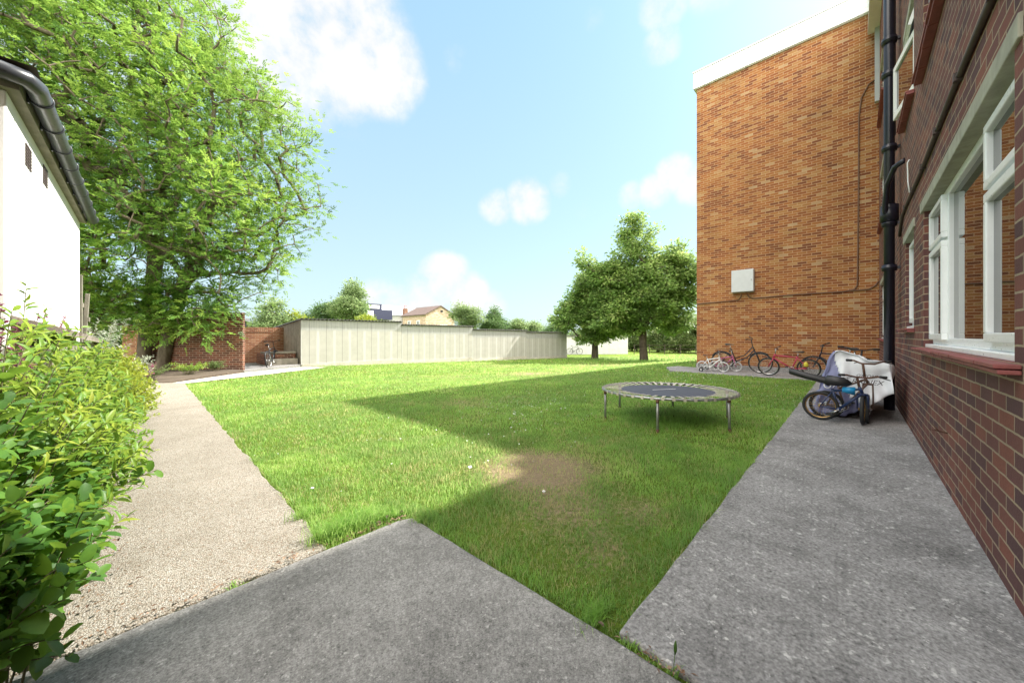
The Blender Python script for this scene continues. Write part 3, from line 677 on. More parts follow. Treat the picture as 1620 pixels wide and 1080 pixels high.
# ------------------------------------------------------------------ houses and walls beyond
bh = thing('gabled_house', 'yellow brick gabled house with brown tiled roof showing above the garages', 'house', (36, 55, -1)); OFF = bh.location.copy()
hx0, hx1, hy0, hy1 = 33.0, 39.0, 51.9, 59.5; he, hr = 4.65, 6.15
b = MB(); b.add([(hx0, hy0, -1), (hx1, hy0, -1), (hx1, hy0, he), ((hx0 + hx1) / 2, hy0, hr), (hx0, hy0, he)], [(0, 1, 2, 3, 4)])
b.add([(hx0, hy0, -1), (hx0, hy1, -1), (hx0, hy1, he), (hx0, hy0, he)], [(3, 2, 1, 0)]); b.add([(hx1, hy0, -1), (hx1, hy1, -1), (hx1, hy1, he), (hx1, hy0, he)], [(0, 1, 2, 3)])
b.add([(hx0, hy1, -1), (hx1, hy1, -1), (hx1, hy1, he), ((hx0 + hx1) / 2, hy1, hr), (hx0, hy1, he)], [(4, 3, 2, 1, 0)])
P(b, 'wall', M['yellow_brick'], bh)
b = MB(); mx = (hx0 + hx1) / 2
for s_, xe in ((-1, hx0 - .25), (1, hx1 + .25)):
    zz = he - .12
    b.add([(xe, hy0 - .2, zz), (xe, hy1 + .2, zz), (mx, hy1 + .2, hr + .02), (mx, hy0 - .2, hr + .02), (xe, hy0 - .2, zz + .16), (xe, hy1 + .2, zz + .16), (mx, hy1 + .2, hr + .2), (mx, hy0 - .2, hr + .2)],
          [(0, 1, 2, 3), (7, 6, 5, 4), (0, 3, 7, 4), (1, 5, 6, 2), (0, 4, 5, 1)])
P(b, 'roof', M['roof_tile'], bh)
for y in (53.6, 56.6):
    b = MB(); bar_frame(b, 0, 1.0, 2.6, 3.7, -.05, .02, .1); b.box(.46, .54, -.04, .01, 2.7, 3.6)
    b.v = [(hx0 - .03 + p[1], y + p[0], p[2]) for p in b.v]; wf = P(b, 'window', M['white'], bh)
    b = MB(); b.add([(hx0 - .02, y + .1, 2.7), (hx0 - .02, y + .9, 2.7), (hx0 - .02, y + .9, 3.6), (hx0 - .02, y + .1, 3.6)], [(0, 1, 2, 3)]); P(b, 'pane', M['glass'], wf)
b = MB(); bar_frame(b, 35.9, 37.4, 1.9, 3.0, hy0 - .03, hy0 + .01, .08); wf = P(b, 'window', M['white'], bh)
b = MB(); b.box(35.98, 37.32, hy0 - .02, hy0 - .005, 1.98, 2.92); P(b, 'pane', M['glass'], wf)
b = MB(); b.box(36.0, 36.5, hy0 - .02, hy0 - .002, 5.15, 5.5); P(b, 'vent', M['black_plastic'], bh)

mh = thing('modern_house', 'pale modern house with navy dormer and chimney, left of the gabled brick house', 'house', (30, 70, -1)); OFF = mh.location.copy()
b = MB(); b.box(28, 43, 68, 78, -1, 5.2); P(b, 'wall', M['grey_wall'], mh)
b = MB(); b.add([(27.5, 67.6, 5.2), (43.4, 67.6, 5.2), (43.4, 73, 7.6), (27.5, 73, 7.6), (27.5, 78.4, 5.2), (43.4, 78.4, 5.2)], [(0, 1, 2, 3), (3, 2, 5, 4), (0, 3, 4), (1, 5, 2)]); P(b, 'roof', M['pale_roof'], mh)
b = MB(); b.box(28.2, 34.5, 66.2, 70, 4.2, 6.1); b.box(28.4, 32.5, 66.6, 71, 6.102, 7.2); P(b, 'dormer', M['blue_cladding'], mh)
b = MB(); b.box(28.8, 30.6, 66.1, 66.19, 4.35, 5.8); b.box(29.8, 32, 66.5, 66.59, 6.3, 6.95); P(b, 'window', M['white'], mh)
b = MB(); b.box(37.6, 38.4, 67.0, 67.8, 3, 6.7); ch = P(b, 'chimney', M['red_brick'], mh)
b = MB(); b.tube([(37.8, 67.4, 6.7), (37.8, 67.4, 7.3)], .1, 10); b.tube([(38.2, 67.4, 6.7), (38.2, 67.4, 7.3)], .1, 10); P(b, 'chimney_pot', M['tile_red'], ch)

fg = thing('white_garage', 'white-painted garage far beyond the left maple, with a black bicycle against it', 'garage', (30, 22, -.6)); OFF = fg.location.copy()
def boxrot(b, a, d, dep, z0, z1):   # a wall box from point a to point d, depth dep behind it
    a = Vector((*a, 0)); d = Vector((*d, 0)); u = (d - a); n = Vector((-u.y, u.x, 0)).normalized() * dep
    c = (a + d) / 2 + n / 2; b.obox((c.x, c.y, (z0 + z1) / 2), u / 2, n / 2, (0, 0, (z1 - z0) / 2))
b = MB(); boxrot(b, (30.3, 21.3), (35.6, 17.2), 4, -1.2, 1.05); P(b, 'wall', M['white_wall'], fg)
b = MB(); boxrot(b, (30.1, 21.3), (35.7, 17.0), 4.3, 1.052, 1.14); P(b, 'roof', M['asbestos'], fg)
pf = thing('rail_fence', 'thin dark post-and-rail fence along the far edge of the lawn', 'fence', (38, 16, -.7)); OFF = pf.location.copy()
for i in range(9):
    x = 35.8 + .85 * i; y = 16.6 - 1.25 * i; b = MB(); b.box(x - .03, x + .03, y - .03, y + .03, -1, .2); P(b, 'post', M['cable'], pf)
b = MB()
for z in (-.25, .12): boxrot(b, (35.8, 16.6), (42.6, 6.6), .03, z - .015, z + .015)
P(b, 'rail', M['cable'], pf)

# ------------------------------------------------------------------ trees
def skeleton(base, fork, pts, r_tip=.012, expo=.46, bend=.12, seed=1):
    """branches: every crown point is joined to the nearest wood that is closer to the trunk"""
    rg = np.random.default_rng(seed)
    nodes = [np.array(p, float) for p in base]; par = [-1] + list(range(len(base) - 1))
    f0 = np.array(fork, float)
    order = np.argsort(np.linalg.norm(pts - f0, axis=1)); tips = []
    arr = np.zeros((len(base) + len(pts) * 3, 3)); arr[:len(base)] = base; cnt = len(base)
    lo = max(0, len(base) // 2)
    dist0 = np.zeros(len(arr)); 
    for i in order:
        p = pts[i]; dp = np.linalg.norm(p - f0)
        d = np.linalg.norm(arr[lo:cnt] - p, axis=1) + .35 * np.maximum(0, np.linalg.norm(arr[lo:cnt] - f0, axis=1) - dp + .1) + .5 * np.maximum(0, arr[lo:cnt, 2] - p[2])
        j = lo + int(np.argmin(d)); q = arr[j]; ln = np.linalg.norm(p - q)
        m = (p + q) / 2 + rg.normal(0, bend * ln * .5, 3) + np.array([0, 0, bend * ln * .5])
        arr[cnt] = m; par.append(j); arr[cnt + 1] = p; par.append(cnt); tips.append(cnt + 1); cnt += 2
    arr = arr[:cnt]; load = np.zeros(cnt); load[tips] += 1
    for k in range(cnt - 1, 0, -1): load[par[k]] += load[k]
    rad = r_tip * np.maximum(load, 1) ** expo
    return arr, np.array(par), rad, np.array(tips)
def wood(name, arr, par, rad, mat, parent, sides=6, rmax=.3, flare=None):
    idx = np.arange(1, len(arr)); a = arr[par[idx]]; b_ = arr[idx]
    r0 = np.minimum(rad[par[idx]], rmax); r1 = np.minimum(rad[idx], rmax); r0 = np.minimum(r0, r1 * 1.5)
    d = nrm(b_ - a); ref = np.where(np.abs(d[:, 2:3]) < .9, np.array([[0, 0, 1.]]), np.array([[1., 0, 0]])); u = nrm(np.cross(d, ref)); w_ = np.cross(d, u)
    ang = np.arange(sides) * 2 * np.pi / sides; cs, sn = np.cos(ang), np.sin(ang)
    ringv = cs[None, :, None] * u[:, None, :] + sn[None, :, None] * w_[:, None, :]
    V = np.concatenate([a[:, None, :] + r0[:, None, None] * ringv, b_[:, None, :] + r1[:, None, None] * ringv], 1)
    k = np.arange(sides); k2 = (k + 1) % sides
    Fq = np.stack([k, k2, sides + k2, sides + k], -1)
    F = (np.arange(len(idx))[:, None, None] * 2 * sides + Fq[None]).reshape(-1, 4)
    return mesh_np(name, V.reshape(-1, 3), F, mat, parent, None, True)
def in_ell(n, ells, seed, shell=.45, flat=0.):
    """points in a union of ellipsoids, more of them near the outside"""
    rg = np.random.default_rng(seed); vol = np.array([e[3] * e[4] * e[5] for e in ells]); pick = rg.choice(len(ells), n, p=vol / vol.sum())
    e = np.array(ells)[pick]; d = nrm(rg.normal(size=(n, 3))); r = rg.uniform(shell ** 3, 1, n) ** (1 / 3)
    return e[:, :3] + d * r[:, None] * e[:, 3:6]
def spray(tips, arr, par, per, spread, seed, droop=.2):
    """leaf origins and directions round every twig end"""
    rg = np.random.default_rng(seed); t = np.repeat(tips, per); n = len(t)
    od = nrm(arr[t] - arr[par[t]]); off = rg.normal(size=(n, 3)) * spread * np.array([1, 1, .55])
    Pn = arr[t] + off; D = nrm(off * 1.0 / spread + od * .8 + rg.normal(size=(n, 3)) * .5 + np.array([0, 0, -droop])); return Pn, D, rg

def pinnate(name, Pn, D, rg, ln, leaflets, llen, lw, mat, parent, tintc):
    """compound leaves: pairs of leaflets along a drooping stalk"""
    n = len(Pn); U = nrm(np.array([[0, 0, 1.]]) + rg.normal(size=(n, 3)) * .35); Sd = nrm(np.cross(U, D)); U2 = np.cross(D, Sd)
    allP, allD, allU, allT, allL = [], [], [], [], []
    for k in range(leaflets):
        pair, side = divmod(k, 2); t = (pair + 1) / ((leaflets + 1) // 2 + .2)
        if k == leaflets - 1 and leaflets % 2: pp = Pn + D * ln; dd = D; 
        else:
            pp = Pn + D * (ln * t) ; dd = nrm(D * .55 + Sd * (1 if side else -1) + rg.normal(size=(n, 3)) * .15)
        pp = pp + np.array([0, 0, -1.]) * (ln * .14 * t * t)
        dd = nrm(dd + np.array([[0, 0, -.06]])); allP.append(pp); allD.append(dd); allU.append(U2); allT.append(tintc + rg.normal(size=n) * .06); allL.append(np.full(n, llen) * rg.uniform(.75, 1.2, n))
    P_, D_, U_ = map(np.concatenate, (allP, allD, allU)); L_ = np.concatenate(allL)
    return leaves(name, P_, D_, U_, L_, L_ * lw, np.clip(np.concatenate(allT), 0, 1), mat, parent)

# the big ash behind the path end
ab = np.array([0.0, 16.9, 0.]); 
at_ = thing('ash_tree', 'big light-green ash tree with several grey trunks overhanging the red brick wall', 'tree', tuple(ab))
stems = [[(0, 0, -.1), (.08, -.03, 1.2), (.25, -.1, 3.0), (.35, -.1, 5.2), (.45, -.1, 7.5)], [(.42, -.22, -.1), (.62, -.33, 1.2), (1.0, -.5, 3.0), (1.5, -.7, 5.2), (1.9, -.9, 7.2)], [(-1.0, .75, -.1), (-1.15, .7, 1.3), (-1.4, .5, 3.2), (-1.6, .2, 5.5)]]
ells = [(-.6, .1, 8.2, 4.6, 4.8, 5.2), (2.1, -1.9, 6.6, 2.8, 2.8, 3.8), (-2.8, .6, 7.2, 3.8, 3.4, 5.0), (.9, -2.2, 4.6, 3.0, 2.2, 2.1), (-1.5, -1.5, 4.0, 2.6, 2.2, 2.0), (.2, -.6, 10.4, 2.2, 2.2, 2.3), (-2.8, -.8, 11, 3.0, 3.0, 3.0), (-3.0, .6, 3.8, 2.6, 2.2, 2.0), (2.6, -1.9, 3.6, 1.5, 1.4, 1.2), (.8, -1.9, 3.1, 2.1, 1.4, 1.0), (-1.3, -1.4, 3.1, 2.2, 1.4, 1.3)]
pts = in_ell(2700, ells, 5, .35)
pts = pts[(pts[:, 2] > 1.9)]
X_, Y_, Z_ = pts[:, 0] + ab[0], pts[:, 1] + ab[1], pts[:, 2]
ok = ~((X_ < .1) & (Y_ < 7.9) & (Z_ < 4.2)); pts = pts[ok]
# gaps in the crown
gap = in_ell(75, ells, 9, .45); keep = np.ones(len(pts), bool)
for g_ in gap: keep &= np.linalg.norm(pts - g_, axis=1) > .62
pts = pts[keep]
# one drooping spray in front of the brick wall
rx = np.random.default_rng(77); extra = np.stack([1.5 + rx.normal(0, .28, 34), -2.35 + rx.normal(0, .28, 34), 1.05 + 1.7 * rx.random(34) ** .8], -1); extra[:, 0] += .25 * (extra[:, 2] - 1.8); extra = np.concatenate([extra, np.stack([rx.uniform(-1.3, 1.0, 110), rx.uniform(-2.0, -.7, 110), 1.15 + 1.6 * rx.random(110) ** .7], -1)])
pts = np.concatenate([pts, extra])
grp = np.argmin(np.stack([np.linalg.norm(pts - np.array(s_[-1]), axis=1) + (0 if k < 2 else 1.0) for k, s_ in enumerate(stems)]), 0)
WA, WP, WR, WT = [], [], [], []; base_i = 0
for k, s_ in enumerate(stems):
    a, p, r, t = skeleton(np.array(s_), s_[2], pts[grp == k], .011, .47, .08, 20 + k)
    WA.append(a); WP.append(np.where(p >= 0, p + base_i, -1)); WR.append(r); WT.append(t + base_i); base_i += len(a)
for k in range(3):
    ss = WR[k]; n0 = len(stems[k]); ss[:n0] = np.maximum(ss[:n0], np.linspace([.17, .145, .16][k], .08, n0)); ss[0] *= 1.1
WAc, WPc, WRc, WTc = map(np.concatenate, (WA, WP, WR, WT))
sel = np.where(WPc >= 0)[0]
# bridge roots onto themselves so that each edge has a parent
WPc2 = np.where(WPc < 0, np.arange(len(WPc)), WPc)
wood('trunk', WAc, WPc2, WRc, M['bark_ash'], at_, 8, .18)
Pn, D, rg = spray(WTc, WAc, WPc2, 14, .27, 3, -.2)
tc = np.clip(.42 + .2 * rg.normal(size=len(WTc)) + .25 * np.sin(WAc[WTc, 0] * 1.3 + WAc[WTc, 2] * .9), .05, .95).repeat(14) + rg.normal(size=len(Pn)) * .08
pinnate('crown', Pn, D, rg, .20, 9, .09, .46, M['ash_leaf'], at_, tc)

def tree(name, label, base, ells, npts, per, spread, leaf, mat, barkm, seed, trunk_r=.2, trunk_top=2.2, stemsway=.1, group=None, kind='rhomb', shell=.45, lw=.62, cat='tree', stem_list=None):
    t = thing(name, label, cat, base, group=group)
    pts = in_ell(npts, ells, seed, shell)
    pts = pts[pts[:, 2] > .15]
    st = stem_list or [(0, 0, -.15), (stemsway * .3, 0, trunk_top * .5), (stemsway, stemsway * .5, trunk_top), (stemsway * .6, stemsway, trunk_top * 1.6)]
    a, p, r, tp = skeleton(np.array(st), st[2], pts, trunk_r / max(1, len(pts)) ** .46, .46, .12, seed)
    n0 = len(st); r[:n0] = np.maximum(r[:n0], np.linspace(trunk_r, trunk_r * .6, n0)); p[0] = 0; r[0] *= 1.25
    wood('trunk', a, p, r, barkm, t, 7, trunk_r * 1.3)
    Pn, D, rg = spray(tp, a, p, per, spread, seed + 1, .3)
    tint = np.clip(.45 + .2 * rg.normal(size=len(tp)), 0, 1).repeat(per) + rg.normal(size=len(Pn)) * .12
    U = nrm(np.array([[0, 0, 1.]]) + rg.normal(size=Pn.shape) * .6)
    ln = leaf * rg.uniform(.7, 1.25, len(Pn))
    leaves('crown', Pn, D, U, ln, ln * lw, np.clip(tint, 0, 1), mat, t, kind)
    return t

# maples on the lawn: fork low, a crown of lumpy lobes
m1 = [(0, 0, 4.4, 2.3, 2.3, 1.8), (-.4, .4, 6.6, 1.5, 1.5, 1.9), (-.45, .45, 9.1, .95, .95, 1.9), (.3, -.3, 8.6, .5, .5, 1.2), (1.75, -1.8, 6.1, 1.15, 1.15, 2.2), (1.6, -1.7, 4.2, 1.5, 1.5, 1.3), (-1.6, 1.7, 5.4, 1.4, 1.4, 1.6), (-2.7, 2.8, 7.0, .7, .7, 1.0), (-2.0, 2.1, 6.2, .8, .8, 1.0), (-1.2, 1.3, 3.4, 1.7, 1.7, 1.0), (1.0, -1.2, 3.2, 1.5, 1.5, .8), (-.3, .3, 2.7, 1.4, 1.5, .8), (.8, -.8, 6.0, 1.3, 1.3, 1.7), (-1.2, 1.3, 6.6, 1.1, 1.1, 1.5), (-1.5, 1.6, 2.9, 1.4, 1.4, .8), (1.4, -1.5, 2.6, 1.2, 1.2, .7)]
def lumpy(ells, seed, k=7, f=.42):
    rg = random.Random(seed); res = []
    for e in ells:
        res.append(tuple(list(e[:3]) + [x * .74 for x in e[3:]]))
        for _ in range(k):
            d = Vector((rg.gauss(0, 1), rg.gauss(0, 1), rg.gauss(0, 1))).normalized(); s_ = rg.uniform(.7, 1.25) * f
            res.append((e[0] + d.x * e[3] * .75, e[1] + d.y * e[4] * .75, e[2] + d.z * e[5] * .75, e[3] * s_, e[4] * s_, e[5] * s_ * .8))
    return res
tree('maple_tree', 'dark green maple with a forked trunk, the taller one near the orange wall', (24.4, 10.6, g1(24.4, 10.6)), lumpy(m1, 4, 9, .38), 900, 62, .25, .215, M['maple_leaf'], M['bark_dark'], 31, .26, 2.1, .12, 'maples on the lawn', shell=.5,
     stem_list=[(0, 0, -.15), (-.05, .05, 1.0), (.0, .1, 2.2), (-.1, .1, 4.2)])
m2 = [(0, 0, 3.6, 2.2, 2.2, 1.8), (-.3, .4, 5.2, 1.7, 1.7, 1.6), (.3, -.3, 6.4, 1.0, 1.0, 1.0), (-1.4, 1.5, 3.3, 1.3, 1.3, 1.5), (.6, -.6, 2.3, 1.6, 1.6, .8), (-.5, .4, 1.7, 1.0, 1.0, .6)]
tree('maple_tree', 'shorter bushier maple with a low skirt of leaves, left of the forked one', (24.2, 14.4, g1(24.2, 14.4)), lumpy(m2, 8, 9, .36), 620, 62, .25, .215, M['maple_leaf'], M['bark_dark'], 37, .24, 1.6, .1, 'maples on the lawn', shell=.5)

def bgt(label, x, y, zb, ells, n, per, spread, leaf, mat, seed, name='background_tree', **k):
    return tree(name, label, (x, y, zb), ells, n, per, spread, leaf, mat, M['bark_dark'], seed, .16, max(1.2, ells[0][2] * .4), .1, 'trees beyond the garages', **k)
def at(px, z): t = (px - 810) / FX; c, s = math.cos(THETA), math.sin(THETA); return (z * (c + t * s), z * (s - t * c))
x, y = at(556, 38); bgt('tall blue-green tree with a pointed top, left of the gabled house', x, y, -1, lumpy([(0, 0, 5.0, 2.0, 2.0, 2.0), (.2, 0, 7.0, 1.1, 1.1, 1.6)], 1, 5), 420, 30, .3, .22, M['bg_leaf'], 51)
x, y = at(515, 40); bgt('rounded dark green tree between the ash and the blue-green tree', x, y, -1, lumpy([(0, 0, 4.0, 2.2, 2.2, 1.9), (-1.6, 1.6, 3.6, 1.5, 1.5, 1.3)], 2, 5), 380, 30, .3, .22, M['bg_dark'], 52)
x, y = at(582, 31); bgt('small yellow-green bush just above the first garage roof step', x, y, -.6, lumpy([(0, 0, 2.6, 1.1, 1.1, .9)], 3, 5), 200, 30, .22, .16, M['shrub_far'], 53, 'background_bush')
x, y = at(738, 40); bgt('airy pale tree just right of the gabled house', x, y, -1, lumpy([(0, 0, 3.8, 1.7, 1.7, 1.7), (-.4, .4, 5.2, .9, .9, .9), (.9, -.9, 4.6, .5, .5, .8)], 4, 5, .45), 300, 26, .24, .2, M['bg_leaf'], 54)
x, y = at(783, 42); bgt('dense green tree second right of the gabled house', x, y, -1, lumpy([(0, 0, 3.2, 1.7, 1.7, 1.4), (0, 0, 4.4, .8, .8, .9)], 5, 5), 320, 30, .26, .2, M['bg_dark'], 55)
x, y = at(818, 44); bgt('narrow green tree third right of the gabled house', x, y, -1, lumpy([(0, 0, 3.0, 1.1, 1.1, 1.5)], 6, 5), 220, 28, .25, .2, M['bg_leaf'], 56)
x, y = at(845, 46); bgt('thin pale tree above the last garage', x, y, -1, lumpy([(0, 0, 2.8, 1.2, 1.2, 1.5)], 7, 5), 200, 24, .25, .2, M['bg_leaf'], 57)
x, y = at(875, 42); bgt('round deep green bush beside the shorter maple', x, y, -1, lumpy([(0, 0, 2.2, 1.9, 1.9, 1.4)], 8, 6), 330, 34, .26, .2, M['bg_dark'], 58, 'background_bush')
# trees behind the brick walls at the left
for i, (px, z, hh, r_, mt, lb) in enumerate(((425, 26, 3.1, 1.7, 'bg_leaf', 'pale leafy bush above the set-back brick wall'), (465, 27, 2.5, 1.2, 'shrub_far', 'lime bush behind the nearest garage roof'), (330, 30, 3.4, 2.4, 'bg_dark', 'dark tree behind the red brick wall'), (190, 22, 3.0, 2.4, 'bg_dark', 'dark bush between the white building and the ash trunks'), (145, 19, 3.0, 2.0, 'bg_dark', 'dark shrub directly behind the leaning planks'))):
    x, y = at(px, z); bgt(lb, x, y, -.3, lumpy([(0, 0, hh * .55, r_, r_, hh * .5), (.3, 0, hh, r_ * .6, r_ * .6, hh * .3)], 20 + i, 5), 360, 30, .26, .18, M[mt], 70 + i, 'background_bush')
# hedge beyond the lawn: individual bushes
hb = [(960, 46, 2.6, 'hedge_leaf', 'shaded hedge bush behind the two maple trunks'), (1000, 45, 2.4, 'hedge_leaf', 'dark hedge bush between the maple trunks and the fence'), (1040, 42, 2.3, 'hedge_leaf', 'hedge bush just right of the forked maple trunk'), (1075, 40, 2.5, 'hedge_leaf', 'hedge bush nearest the corner of the orange wall'), (1108, 40, 2.6, 'hedge_leaf', 'hedge bush half hidden by the corner of the orange wall')]
for i, (px, z, hh, mt, lb) in enumerate(hb):
    x, y = at(px, z); tree('hedge_bush', lb, (x, y, -.7), lumpy([(0, 0, hh * .45, 2.0, 2.0, hh * .5), (.3, 0, hh * 1.05, 1.5, 1.5, hh * .45)], 40 + i, 6), 420, 34, .22, .17, M[mt], M['bark_dark'], 80 + i, .1, .7, .05, 'hedge at the far end of the lawn', cat='bush')
for i, (px, z, zt, lb) in enumerate(((1060, 50, 4.0, 'bright tree rising above the far hedge'), (1105, 48, 5.2, 'pale tree behind the far hedge at the orange wall'), (930, 52, 3.4, 'green tree far behind the shorter maple'), (985, 52, 3.0, 'low pale tree between the maple trunks far away'))):
    x, y = at(px, z); bgt(lb, x, y, -1, lumpy([(0, 0, zt * .6, 2.6, 2.6, zt * .4)], 60 + i, 5), 320, 30, .3, .24, M['bg_leaf'], 90 + i)
# ------------------------------------------------------------------ shrubs along the path
def shrub(name, label, base, stems, leaf, lw, mat, seed, per, kind, stem_r=.004, start=.25, comp=False, spread_up=.5):
    """arching stems (foot, tip) with leaves set alternately along them"""
    t = thing(name, label, 'shrub', base); rg = np.random.default_rng(seed)
    A = np.array([s_[0] for s_ in stems]) - base; B = np.array([s_[1] for s_ in stems]) - base; n = len(A)
    mid = A * .45 + B * .55; mid[:, 2] = A[:, 2] * .25 + B[:, 2] * .75 + .12 * np.linalg.norm(B - A, axis=1)
    def bez(tt): tt = tt[:, None]; return (1 - tt) ** 2 * A[ix] + 2 * tt * (1 - tt) * mid[ix] + tt * tt * B[ix]
    mb = []; K = 7; tt0 = np.linspace(0, 1, K)
    ix = np.repeat(np.arange(n), K); pp = bez(np.tile(tt0, n)); par = np.arange(n * K) - 1; par[::K] = np.arange(n) * K
    rad = np.tile(np.linspace(stem_r, stem_r * .4, K), n)
    # one prism per stem piece
    e = np.array([i for i in range(n * K) if i % K]); a = pp[e - 1]; b_ = pp[e]
    d = nrm(b_ - a); u = nrm(np.cross(d, np.array([[.3, .2, 1.]]))); v = np.cross(d, u); s5 = 5
    an = np.arange(s5) * 2 * np.pi / s5; rv = np.cos(an)[None, :, None] * u[:, None] + np.sin(an)[None, :, None] * v[:, None]
    V = np.concatenate([a[:, None] + rad[e - 1][:, None, None] * rv, b_[:, None] + rad[e][:, None, None] * rv], 1)
    k = np.arange(s5); Fq = np.stack([k, (k + 1) % s5, s5 + (k + 1) % s5, s5 + k], -1)
    mesh_np('stem', V.reshape(-1, 3), (np.arange(len(e))[:, None, None] * 2 * s5 + Fq[None]).reshape(-1, 4), M['stem'], t, None, True)
    ix = np.repeat(np.arange(n), per); tt = start + (1 - start) * np.tile((np.arange(per) + .5) / per, n) + rg.normal(size=n * per) * .015
    tt = np.clip(tt, 0, 1); p = bez(tt); tan = nrm(2 * (1 - tt)[:, None] * (mid - A)[ix] + 2 * tt[:, None] * (B - mid)[ix])
    u = nrm(np.cross(tan, np.array([[0, 0, 1.]]) + rg.normal(size=tan.shape) * .2)); v = np.cross(u, tan)
    ph = np.tile(np.arange(per), n) * 2.4 + rg.uniform(0, 6.28, n)[ix]
    sd = np.cos(ph)[:, None] * u + np.sin(ph)[:, None] * v * .8
    D = nrm(sd + tan * .55 + np.array([0, 0, spread_up - .3]) * .5 + rg.normal(size=tan.shape) * .18)
    U = nrm(np.array([[.35, -.1, 1.]]) + rg.normal(size=tan.shape) * .4)
    tint = np.clip(.42 + .16 * rg.normal(size=n)[ix] + .13 * rg.normal(size=n * per) + .25 * (tt - .5), 0, 1)
    if comp: pinnate('foliage', p, D, rg, leaf * 2.6, 7, leaf, lw, mat, t, tint)
    else:
        ln = leaf * rg.uniform(.6, 1.2, n * per) * (1 - .35 * np.clip(tt - .75, 0, 1) * 3); leaves('foliage', p, D, U, ln, ln * lw, tint, mat, t, kind)
    return t
def stems(n, seed, xr, yr, hfun, lean=(.1, 0), foot=.5):
    rg = random.Random(seed); res = []
    for _ in range(n):
        y = rg.uniform(*yr); x = rg.uniform(*xr); hmax = hfun(x, y); z = hmax * rg.uniform(.35, 1) ** .7
        fx = xr[0] + (x - xr[0]) * foot * rg.uniform(.3, 1); fy = y + rg.uniform(-.25, .25)
        res.append(((fx, fy, .0), (x + lean[0] * rg.uniform(-.3, 1), y + lean[1] * rg.uniform(-1, 1), z + rg.uniform(-.03, .05))))
    return res
rr = lambda x, c, k: 1 - max(0, (x - c) / k) ** 2
st1 = stems(150, 1, (-.62, -.20), (1.75, 2.75), lambda x, y: 1.02 * max(.25, rr(x, -.5, .36)), (.1, .1), .6)
st1 += [((-.4, 2.9, 0), (.02, 3.05, .42)), ((-.4, 2.9, 0), (.06, 2.95, .38)), ((-.45, 2.1, 0), (-.17, 1.78, .22)), ((-.45, 2.1, 0), (-.16, 1.85, .12)), ((-.45, 2.2, 0), (-.14, 1.98, .3)), ((-.45, 2.3, 0), (-.12, 2.2, .2))]
st1 += stems(60, 91, (-.36, -.17), (1.8, 2.9), lambda x, y: .55, (.08, .1), .7)
shrub('leafy_shrub', 'dark green round-leaved shrub spilling over the path at the lower left corner', (-.45, 2.2, 0), st1, .078, .60, M['shrub_front'], 3, 16, 'oval', .004, .2)
st2 = stems(330, 2, (-.58, -.02), (2.3, 5.2), lambda x, y: (1.23 - .02 * (y - 2.3)) * max(.3, rr(x, -.38, .46)), (.1, .12), .5)
st2 += [((-.45, 3.1, 0), (-.43, 3.19, 1.43)), ((-.45, 3.3, 0), (-.40, 3.5, 1.34)), ((-.35, 2.9, 0), (.03, 3.0, .52)), ((-.35, 3.0, 0), (.06, 3.15, .45)), ((-.5, 2.35, 0), (-.52, 2.25, 1.36)), ((-.45, 2.6, 0), (-.38, 2.55, 1.27))]
shrub('leafy_shrub', 'light green shrub with long pointed leaves in front of the white building', (-.35, 3.6, 0), st2, .085, .30, M['shrub_mid'], 5, 24, 'lance', .0035, .25)
st3 = stems(380, 4, (-.5, .12), (4.9, 8.7), lambda x, y: (1.08 - .075 * max(0, y - 5.5)) * max(.32, rr(x, -.28, .5)), (.1, .15), .45)
shrub('leafy_shrub', 'bright lime-green small-leaved shrub reaching to the end of the gravel path', (-.25, 6.8, 0), st3, .055, .46, M['shrub_far'], 7, 26, 'oval', .003, .25)
st4 = stems(42, 9, (-.62, -.22), (8.3, 9.6), lambda x, y: 1.42, (.15, .2), .5)
shrub('silver_shrub', 'silvery grey-leaved shrub poking up by the leaning planks', (-.4, 9.0, 0), st4, .085, .26, M['shrub_grey'], 9, 26, 'lance', .004, .3)
st5 = stems(46, 12, (-.56, -.40), (2.9, 4.3), lambda x, y: 1.34, (.04, .1), .8)
shrub('purple_shrub', 'purple-leaved bush behind the green shrubs against the white wall', (-.5, 3.5, 0), st5, .028, .6, M['purple_leaf'], 13, 26, 'rhomb', .003, .6)
# low plants below the red brick wall
for i, (x, y, r_, h, mt, lb) in enumerate(((.15, 12.75, .42, .42, 'hedge_leaf', 'low green plant at the foot of the red wall nearest the path'), (.95, 14.0, .45, .38, 'shrub_mid', 'fresh green clump at the foot of the red brick wall'), (1.65, 14.75, .28, .34, 'hedge_leaf', 'small dark green clump close to the right of the wall foot'), (-.02, 12.5, .26, .5, 'purple_leaf', 'pinkish purple flowering plant beside the path end'), (-.1, 11.0, .3, .75, 'shrub_grey', 'pale spindly plant between the lime shrub and the red wall'))):
    rg = random.Random(i); sts = [((x + rg.uniform(-.1, .1), y + rg.uniform(-.1, .1), 0), (x + rg.uniform(-r_, r_), y + rg.uniform(-r_, r_), h * rg.uniform(.5, 1))) for _ in range(48)]
    shrub('bedding_plant', lb, (x, y, .0), sts, .06, .45, M[mt], 30 + i, 14, 'rhomb', .003, .3)['category'] = 'plant'

